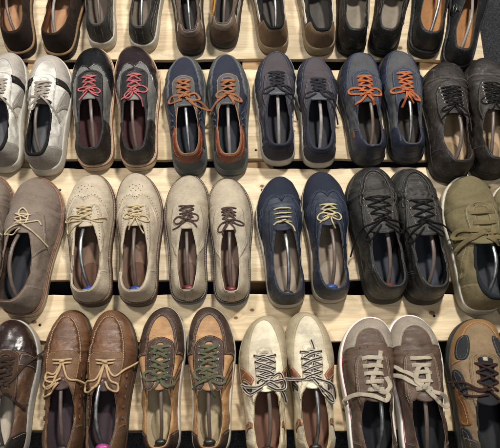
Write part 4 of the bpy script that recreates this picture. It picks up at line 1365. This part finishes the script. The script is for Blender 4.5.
def d_tan(seed, v):
    s = Shoe(Zs=22, raise_=4, seed=seed, ow=20, back=58, low=40, crease=.6, front=134, toe_round=0.96)
    s.base(M('leather', 'be8c54', .6)); s.lining(M('lining', 'a8875c', .3), M('lining', 'b8a580', .4), padhex='ab9874')
    dk = M('leather', '4a3428', .5)
    s.patch('toe_guard', mudguard(184, 26, 264, 4), dk, 1.2, st('9a7c60'), double=True)
    s.patch('eyestay', eyestay(23, 118, 212, 6.5, flare=1), dk, 1.8, st('9a7c60'))
    for sx in (1, -1):
        for k in range(3):
            s.patch('side_stripe', stripe(s, sx, .50 + k * .055, .56 + k * .045, .009, .15, .8), M('leather', '3a2820', .4), 1.0)
    s.patch('heel_counter', counter(48, 30), dk, 1.1, st('9a7c60'))
    s.tongue(M('leather', 'b8875a', .5), 8, 26, 15, 2.6)
    s.collar(M('leather', 'b58550', .4), 1.8)
    s.sole('cup', M('rubber', 'dcd6c8', .5), M('rubber', 'b5ae9e', .5), ext=-1.4)
    s.lace(M('lace', '64654c'), 6, x0=12.5, x1=15.5, y1=211, w=4.4, off=2.2, eyemat=M('metal', 'a39a86'), eyer=2.3, size=.9)
    return s
def d_cream(seed, v):
    s = Shoe(Zs=22, raise_=4, seed=seed, ow=20, back=58, low=42, crease=.5, front=142, toe_round=0.95)
    cr = M('leather', 'e6d8b8', .3)
    s.base(cr); s.lining(M('lining', 'b89e78', .3), M('lining', '7f5844', .4))
    tp = M('suede', 'a59678', .4)
    s.patch('toe_guard', mudguard(170, 29, 276, 20), tp, 1.0, st('c9b98f'))
    for sx in (1, -1):
        s.patch('side_stripe', stripe(s, sx, .50, .68, .085, -.1, .80), M('leather', '9a5f3c', .5), 1.2, st('d6b48c'))
        s.patch('side_stripe', stripe(s, sx, .44, .61, .055, -.1, .84), M('leather', '3a302c', .5), 1.3, st('8a7a68'))
        s.patch('side_stripe', stripe(s, sx, .20, .30, .055, -.1, .95), M('leather', '9a5f3c', .5), 1.2, st('d6b48c'))
    s.patch('eyestay', eyestay(14.5, 120, 208, 7, flare=3), M('leather', 'ebddbd', .25), 1.9, st('b5a078'))
    s.patch('heel_counter', counter(44, 26), tp, 1.1, st('c9b98f'))
    s.tongue(cr, 8, 24, 16, 3)
    s.collar(M('leather', 'b99f6c', .4), 2.2)
    s.sole('cup', M('rubber', 'b8a67c', .6), M('rubber', '8f8160', .6), ext=-1.4)
    s.lace(M('lace', 'd5ccbb'), 5, x0=13, x1=15.5, y1=207, w=5.4, t=2.0, off=2.3, m2=M('lace', '3a2d28'), eyemat=M('metal', '4a443c'), eyer=2.2, size=1.1,
           strands=[[None, (-14, 162), (-36, 166), (-44, 172), (-30, 150), (-6, 160)], [None, (18, 164), (32, 150), (38, 134)], [None, (14, 172), (34, 176), (36, 160), (20, 155), (3, 163)], [None, (26, 190), (34, 176), (36, 156)]] if not v else
           [[None, (-2, 186), (4, 210), (6, 234), (2, 254)], [None, (-22, 172), (-44, 176), (-60, 182)], [None, (16, 152), (34, 140), (38, 128), (26, 134), (8, 158)], [None, (18, 168), (38, 160), (44, 138), (36, 126)]])
    return s
def d_red_line(seed, v):
    s = Shoe(Zs=27, raise_=3, seed=seed, ow=21, back=56, low=42, crease=1.0, toe_round=1.0, front=136)
    c = M('leather', '664e3d', .6)
    s.base(c); s.lining(M('lining', '2b2624', .3), M('lining', '23242c', .3))
    s.patch('toe_cap', mudguard(224, 25, 262, 6), M('suede', '968a7a', .5), 1.2, st('c4bbab'))
    for sx in (1, -1):
        s.patch('quarter_flap', flap(sx, 26, 100, 207, 7, 6), M('leather', '69503f', .7), 1.4, st('a08a76'), double=True)
    s.patch('heel_counter', counter(50, 34), c, 1.0, st('a08a76'))
    s.tongue(M('leather', '5f4737', .5), 9, 30, 18, 2.8)
    s.collar(M('leather', '5d4636', .4), 2.2)
    s.sole('cup', M('rubber', 'e6e2da', .4), M('rubber', 'b0aba0', .6), stripe=M('rubber', 'a63a40', .3), ext=1.6)
    s.lace(M('lace', 'bcae96'), 5, x0=12.5, x1=15, y1=208, w=7.2, t=2.0, off=2.2, style='bar', size=1.2,
           strands=[[None, (-4, 190), (6, 214), (12, 232), (16, 250)], [None, (20, 160), (14, 148), (-8, 158), (-34, 162), (-50, 154), (-46, 146)], [None, (14, 164), (26, 178), (20, 196)]] if not v else
           [[None, (-18, 182), (-36, 198), (-50, 204)], [None, (-14, 188), (-6, 214), (6, 216), (8, 194), (2, 172)], [None, (14, 152), (30, 138), (42, 140), (36, 156), (10, 165)], [None, (-16, 196), (-36, 212), (-44, 226)]])
    return s
def d_hiker(seed, v):
    s = Shoe(Zs=26, raise_=6, seed=seed, ow=19, back=64, low=50, crease=.5, toe_round=1.06, front=134)
    c = M('suede', '8c7455', .6)
    s.base(c); s.lining(M('lining', '25272a', .2), M('lining', '303236', .3))
    s.patch('toe_guard', mudguard(196, 33, 275, 8), M('suede', '8f6a3c', .6), 1.3, st('d0a468'))
    gy = M('mesh', '33353a', .4)
    for sx in (1, -1):
        s.patch('side_mesh', smoothpoly([(sx * x, y) for x, y in [(20, 246), (33, 240), (40, 214), (38, 196), (27, 200), (20, 222)][::sx]]), gy, 2.1, st('75726a'))
        s.patch('side_mesh', smoothpoly(sidepanel(s, sx, [(.52, .15), (.60, .1), (.66, .45), (.6, .7), (.52, .6)])), gy, 1.1, st('75726a'))
        s.patch('side_panel', smoothpoly(sidepanel(s, sx, [(.3, .02), (.48, .02), (.50, .4), (.44, .62), (.34, .72), (.29, .4)])), M('suede', '87592f', .6), 1.6, st('d0a468'))
        s.patch('side_mesh', smoothpoly(sidepanel(s, sx, [(.14, .1), (.26, .05), (.27, .5), (.2, .75), (.14, .6)])), gy, 1.1, st('75726a'))
    s.patch('eyestay', eyestay(22, 118, 206, 12, flare=4), c, 1.9, st('5a4a36'), double=True)
    s.patch('tongue_base', [(-12, 150), (12, 150), (12, 206), (0, 214), (-12, 206)], M('mesh', '26282b', .3), .7)
    s.patch('heel_counter', counter(56, 38), M('suede', '4a4338', .5), 1.3, st('8a7c66'))
    s.tongue(M('mesh', '2b2d31', .3), 12, 34, 19, 5)
    s.patch('tongue_label', [(-4, 196), (4, 196), (4, 204), (-4, 204)], M('canvas', 'b5ab93', .3), 1.5)
    s.collar(M('mesh', '222427', .3), 5.2)
    s.sole('chunk', M('rubber', '33332f', .4), M('rubber', '1d1e1e', .3))
    s.lace(M('lace', '3b2620'), 4, x0=14, x1=16, y1=200, w=4.0, t=2.6, rnd=True, off=2.2, size=1.1,
           strands=[[None, (-18, 176), (-38, 190), (-58, 192)], [None, (-14, 170), (-34, 178), (-44, 170), (-24, 160), (0, 163)], [None, (16, 158), (34, 146)]])
    return s

def _pg(s, name):
    for n, g, m in s.geo[::-1]:
        if n == name: return g
Shoe.parts_geo = _pg

# ================================================================== the shoes, measured in the photograph (toe px, heel px, width px)
GR = lambda n: 'shoes in the %s row' % n
# (design, variant, toe, heel, width, foot(-1 left), category, rod(colour, bend mm, knob colour) or None, label, tree label)
R_ = {'steel': ('metal', 'aeb0b0'), 'brown': ('plastic', '6a5a50'), 'grey': ('plastic', '8b8681')}
ROWS = [
 ('rear', [
  (d_dark_suede, 0, (10, -52), (24, 58), 39, -1, ('brown', -10, None), 'dark brown suede shoe with tan lining at the far left end of the rear row', 'brown shoe tree in the dark suede shoe at the left end of the rear row'),
  (d_dark_suede, 1, (76, -52), (59, 60), 41, 1, ('grey', -9, None), 'dark brown suede shoe with tan lining, right one of its pair in the rear row', 'grey spring shoe tree in the right-hand dark brown suede shoe of the rear row'),
  (d_grey_casual, 0, (99, -60), (104, 51), 37, -1, ('brown', 3, None), 'dark grey leather shoe with pale seams and cream sole, left one of its pair', 'brown shoe tree in the left dark grey leather shoe of the rear row'),
  (d_grey_casual, 1, (152, -58), (143, 53), 37, 1, ('steel', 0, None), 'dark grey leather shoe with pale seams and cream sole, holding a steel shoe tree', 'steel shoe tree in the right dark grey leather shoe of the rear row'),
  (d_brown_swirl, 0, (184, -54), (193, 57), 37, -1, ('steel', 1, None), 'brown suede trainer with grey side stripes holding a steel shoe tree, rear row', 'steel shoe tree in the left brown suede trainer of the rear row'),
  (d_brown_swirl, 1, (232, -60), (223, 50), 37, 1, ('brown', 0, None), 'brown suede trainer with grey side stripes and mustard lace, rear row', 'brown shoe tree in the right brown suede trainer of the rear row'),
  (d_brown_heel, 0, (262, -56), (275, 56), 40, -1, ('steel', 8, '2a409a'), 'black shoe with brown heel and white side stripe holding a blue-ended shoe tree', 'steel shoe tree with blue knob in the brown-heeled black shoe of the rear row'),
  (d_brown_heel, 1, (308, -56), (320, 57), 41, 1, None, 'black shoe with brown heel and white side stripe, no shoe tree inside', None),
  (d_black_mid, 0, (358, -54), (350, 58), 38, -1, None, 'blackish worn leather shoe with pale lining, left one of its pair, rear row', None),
  (d_black_mid, 1, (402, -54), (380, 58), 38, 1, None, 'blackish worn leather shoe with pale lining and a loose grey lace at its side', None),
  (d_black_slip, 0, (441, -56), (422, 58), 42, -1, ('steel', 8, None), 'smooth black slip-on with tan inside and steel shoe tree, rear row', 'steel shoe tree in the black slip-on without buckle'),
  (d_black_slip, 1, (476, -36), (453, 71), 40, 1, ('grey', 6, None), 'smooth black slip-on with side buckle at the right end of the rear row', 'grey shoe tree in the black slip-on with side buckle'),
 ]),
 ('second', [
  (d_white_sneaker, 0, (8, 57), (8, 174), 44, -1, None, 'white leather sneaker with grey toe guard cut off by the left edge of the photo', None),
  (d_white_sneaker, 1, (55, 59), (47, 177), 45, 1, ('brown', -9, None), 'white leather sneaker with black padded collar and brown shoe tree, right one of its pair', 'brown shoe tree in the white sneaker'),
  (d_brogue_black, 0, (92, 50), (98, 171), 47, -1, ('brown', 4, None), 'black and grey brogue with glossy black toe and red laces', 'brown shoe tree in the glossy black-toed brogue with red laces'),
  (d_brogue_black, 1, (136, 48), (140, 171), 47, 1, ('brown', -3, None), 'brogue with red laces, grey felt wing and plum brown toe', 'brown shoe tree in the plum-toed brogue with red laces'),
  (d_navy_mesh, 0, (183, 60), (192, 177), 44, -1, ('steel', 1, None), 'navy mesh shoe with brown laces, left one of its pair beside the brogue', 'steel shoe tree in the left navy mesh shoe with brown laces'),
  (d_navy_mesh, 1, (227, 58), (231, 177), 44, 1, ('grey', -1, None), 'navy mesh shoe with brown laces tied in a bow, right one of its pair', 'grey shoe tree in the right navy mesh shoe with brown laces'),
  (d_plum_canvas, 0, (274, 55), (279, 167), 45, -1, ('grey', 0, None), 'plum grey canvas shoe with dark laces, left one of its pair', 'grey shoe tree in the left plum grey canvas shoe'),
  (d_plum_canvas, 1, (315, 61), (318, 169), 45, 1, ('grey', 3, None), 'plum grey canvas shoe with white sole rim, right one of its pair', 'grey shoe tree in the right plum grey canvas shoe'),
  (d_grey_navy, 0, (356, 56), (369, 167), 46, -1, ('brown', 6, None), 'grey suede and navy shoe with orange laces and a tan side label', 'brown shoe tree in the left orange-laced shoe'),
  (d_grey_navy, 1, (396, 54), (406, 165), 46, 1, ('steel', 4, None), 'grey suede and navy shoe with orange bow, right one of its pair', 'steel shoe tree in the right orange-laced shoe'),
  (d_dark_leather, 0, (440, 66), (449, 184), 51, -1, ('brown', 9, None), 'dark brown leather lace-up with toe cap and metal eyelets, left one of its pair', 'brown shoe tree in the left dark brown lace-up of the second row'),
  (d_dark_leather, 1, (484, 62), (486, 181), 48, 1, ('brown', -5, None), 'dark brown leather lace-up at the right end of the second row', 'brown shoe tree in the lace-up at the right end of the second row'),
 ]),
 ('third', [
  (d_taupe, 0, (-10, 177), (-12, 300), 50, -1, None, 'taupe nubuck shoe of which only the right edge shows at the left border', None),
  (d_taupe, 1, (43, 179), (22, 318), 56, 1, ('brown', -9, None), 'taupe nubuck derby with cream lace bow leaning right, third row', 'brown shoe tree in the taupe nubuck derby'),
  (d_brogue_beige, 0, (90, 176), (95, 307), 51, -1, ('steel', -8, '263a8c'), 'beige suede brogue with sprawling cream laces and steel shoe tree', 'steel shoe tree with blue knob in the left beige brogue'),
  (d_brogue_beige, 1, (139, 174), (139, 307), 49, 1, ('brown', -1, '22357e'), 'beige suede brogue with punched wing tip and brown shoe tree', 'brown shoe tree with dark blue knob in the right beige brogue'),
  (d_sand, 0, (187, 176), (190, 305), 48, -1, ('brown', 1, '6e1f26'), 'sand nubuck shoe with plum brown laces, left one of its pair', 'brown shoe tree with red knob in the left sand nubuck shoe'),
  (d_sand, 1, (229, 179), (232, 306), 47, 1, ('brown', -1, '6e1f26'), 'sand nubuck shoe with plum brown laces, right one of its pair', 'brown shoe tree with red knob in the right sand nubuck shoe'),
  (d_navy_brogue, 0, (276, 179), (288, 310), 50, -1, ('steel', 3, None), 'navy wing tip shoe with barred cream laces and pale sole edge', 'steel shoe tree in the left navy wing tip shoe'),
  (d_navy_brogue, 1, (322, 174), (330, 305), 49, 1, ('brown', 5, '24458c'), 'navy wing tip shoe with small cream bow, right one of its pair', 'brown shoe tree with blue knob in the right navy wing tip shoe'),
  (d_black_moc, 0, (366, 169), (386, 305), 54, -1, ('brown', 5, '7c2630'), 'black leather moc toe shoe with black laces, left one of its pair', 'brown shoe tree with red knob in the left black moc toe shoe'),
  (d_black_moc, 1, (409, 170), (424, 306), 54, 1, ('brown', 9, None), 'black leather moc toe shoe with black laces, right one of its pair', 'brown shoe tree in the right black moc toe shoe'),
  (d_olive, 0, (461, 179), (480, 316), 56, -1, ('steel', 12, None), 'olive suede sneaker with white sole rim and wide olive laces', 'steel shoe tree in the olive suede sneaker'),
  (d_olive, 1, (512, 188), (517, 322), 54, 1, None, 'olive suede sneaker cut off by the right edge of the photo', None),
 ]),
 ('front', [
  (d_patent, 1, (18, 320), (8, 462), 53, 1, ('steel', -3, None), 'sneaker with glossy dark brown toe, brown laces and white sole at the left edge', 'steel shoe tree in the glossy brown-toed sneaker'),
  (d_brown_moc, 0, (70, 309), (66, 464), 53, -1, ('brown', 2, None), 'brown leather moccasin with thick cream laces wound at its left', 'brown shoe tree in the left brown moccasin'),
  (d_brown_moc, 1, (115, 309), (106, 464), 54, 1, ('steel', -10, 'a82c82'), 'brown leather moccasin with one cream lace thrown out to the right', 'steel shoe tree with magenta knob in the right brown moccasin'),
  (d_tan, 0, (163, 307), (163, 457), 50, -1, ('brown', 4, None), 'tan leather shoe with dark toe band and olive laces, left one of its pair', 'dark shoe tree in the left tan shoe'),
  (d_tan, 1, (211, 307), (211, 457), 52, 1, ('brown', -1, None), 'tan leather shoe with dark toe band and olive bow, right one of its pair', 'dark shoe tree in the right tan shoe'),
  (d_cream, 0, (262, 316), (268, 464), 54, -1, ('brown', 6, None), 'cream leather shoe with brown side stripes and two-tone laces, left one of its pair', 'brown shoe tree in the left cream shoe'),
  (d_cream, 1, (306, 312), (315, 462), 53, 1, ('steel', 6, None), 'cream leather shoe with a two-tone lace end lying up its toe', 'steel shoe tree in the right cream shoe'),
  (d_red_line, 0, (364, 319), (374, 470), 58, -1, ('steel', 8, '2c4494'), 'brown leather sneaker with white sole and red line, left one of its pair', 'steel shoe tree with blue knob in the left red-lined sneaker'),
  (d_red_line, 1, (408, 317), (424, 470), 57, 1, ('brown', -2, None), 'brown leather sneaker with red line and a big beige bow', 'brown shoe tree in the right red-lined sneaker'),
  (d_hiker, 0, (470, 319), (480, 470), 56, -1, None, 'tan and dark grey hiking shoe with mustard toe rim and brown laces', None),
  (d_hiker, 1, (519, 326), (526, 474), 56, 1, None, 'tan and dark grey hiking shoe of which only the left edge shows', None),
 ])]

CATS = {d_white_sneaker: 'sneaker', d_olive: 'sneaker', d_patent: 'sneaker', d_red_line: 'sneaker', d_brown_moc: 'moccasin', d_hiker: 'hiking shoe',
        d_brogue_black: 'brogue', d_brogue_beige: 'brogue', d_black_slip: 'slip-on shoe', d_brown_swirl: 'trainer'}
NAMES = {'sneaker': 'sneaker', 'moccasin': 'moccasin', 'hiking shoe': 'hiking_shoe', 'brogue': 'brogue', 'slip-on shoe': 'slip_on_shoe', 'trainer': 'trainer', 'shoe': 'shoe'}

LEAN = {(d_olive, 0): 9, (d_taupe, 1): -8, (d_dark_leather, 0): 5, (d_black_moc, 0): 3, (d_black_moc, 1): 4, (d_brown_moc, 1): -3, (d_white_sneaker, 1): -4, (d_brogue_beige, 0): -3, (d_navy_brogue, 0): 3, (d_navy_brogue, 1): 3, (d_hiker, 0): 4}
def shoetree(s, kind, bend, knob, loc, rz, sx, sy, label, rng):
    root = tag(emptyobj('shoe_tree', loc, rz), label, 'shoe tree', 'spring shoe trees inside the shoes')
    z0 = s.Zs + s.raise_ + 3
    y1 = s.front + 22
    top = min(56, 52 + rng.uniform(-3, 3))
    P = np.array([(bend * .1 - 1, 27, z0 + 9), (bend * .35, 34, z0 + 17), (bend * .85, 56, z0 + 33), (bend * 1.05, 86, z0 + 46), (bend * .9, 118, z0 + top - 3), (bend * .5, 146, z0 + top - 8), (0, y1, z0 + 22), (0, y1 + 26, z0 + 12)])
    P[:, 0] += CUR['lean'] * np.array([.2, .3, .5, .7, .8, .8, .6, .3])
    g = Geo()
    s.ribbon(g, P, 7.4, 5.6, 0, None, True)
    def put(name, g, m):
        V = g.verts() * MM; V[:, 0] *= sx; V[:, 1] *= sy; V[:, 2] *= (sx + sy) / 2
        return make(name, V, g.f, m, root, g.m)
    put('spring_rod', g, M(*R_[kind]))
    gk = Geo(); rings = []
    for t in np.linspace(0, math.pi, 9):
        r = (14.5 if knob else 12) * math.sin(t) ** .6 + .1; an = np.arange(20) * 2 * math.pi / 20
        rings.append(np.stack([r * np.cos(an) + bend * .1 - 1, (23 if knob else 21) + r * .62 * np.sin(an), z0 + 10 + 10 * math.cos(t) + 0 * an], 1))
    s.loft(gk, rings, flip=True)
    put('heel_knob', gk, M('plastic', knob or '2b2927'))

seed = 10
CNT = {}
ONLY = globals().get('ONLY')
for row, items in ROWS:
    for (dz, v, toe, heel, wpx, foot, rod, label, tlabel) in items:
        seed += 1
        if ONLY and not ONLY(row, dz): continue
        ht = .020
        pt = pix(*toe, ht); ph = pix(*heel, .005)
        d = pt - ph; Ln = math.hypot(d[0], d[1])
        rz = math.atan2(-d[0], d[1])
        mid = (pt + ph) / 2; mid[2] = .03
        wm = wpx / ppm(mid)
        CUR['foot'] = foot; CUR['lean'] = LEAN.get((dz, v), 0)
        s = dz(seed, v)
        sy = Ln / .311; sx = wm / .1035
        off = .005 * sy
        loc = (ph[0] + off * d[0] / Ln, ph[1] + off * d[1] / Ln, .0008)
        cat = CATS.get(dz, 'shoe')
        root = tag(emptyobj(NAMES[cat], loc, rz), label, cat, GR(row))
        s.emit(root, sx, sy, foot)
        if rod:
            shoetree(s, rod[0], rod[1], rod[2], loc, rz, sx, sy, tlabel, s.rng)
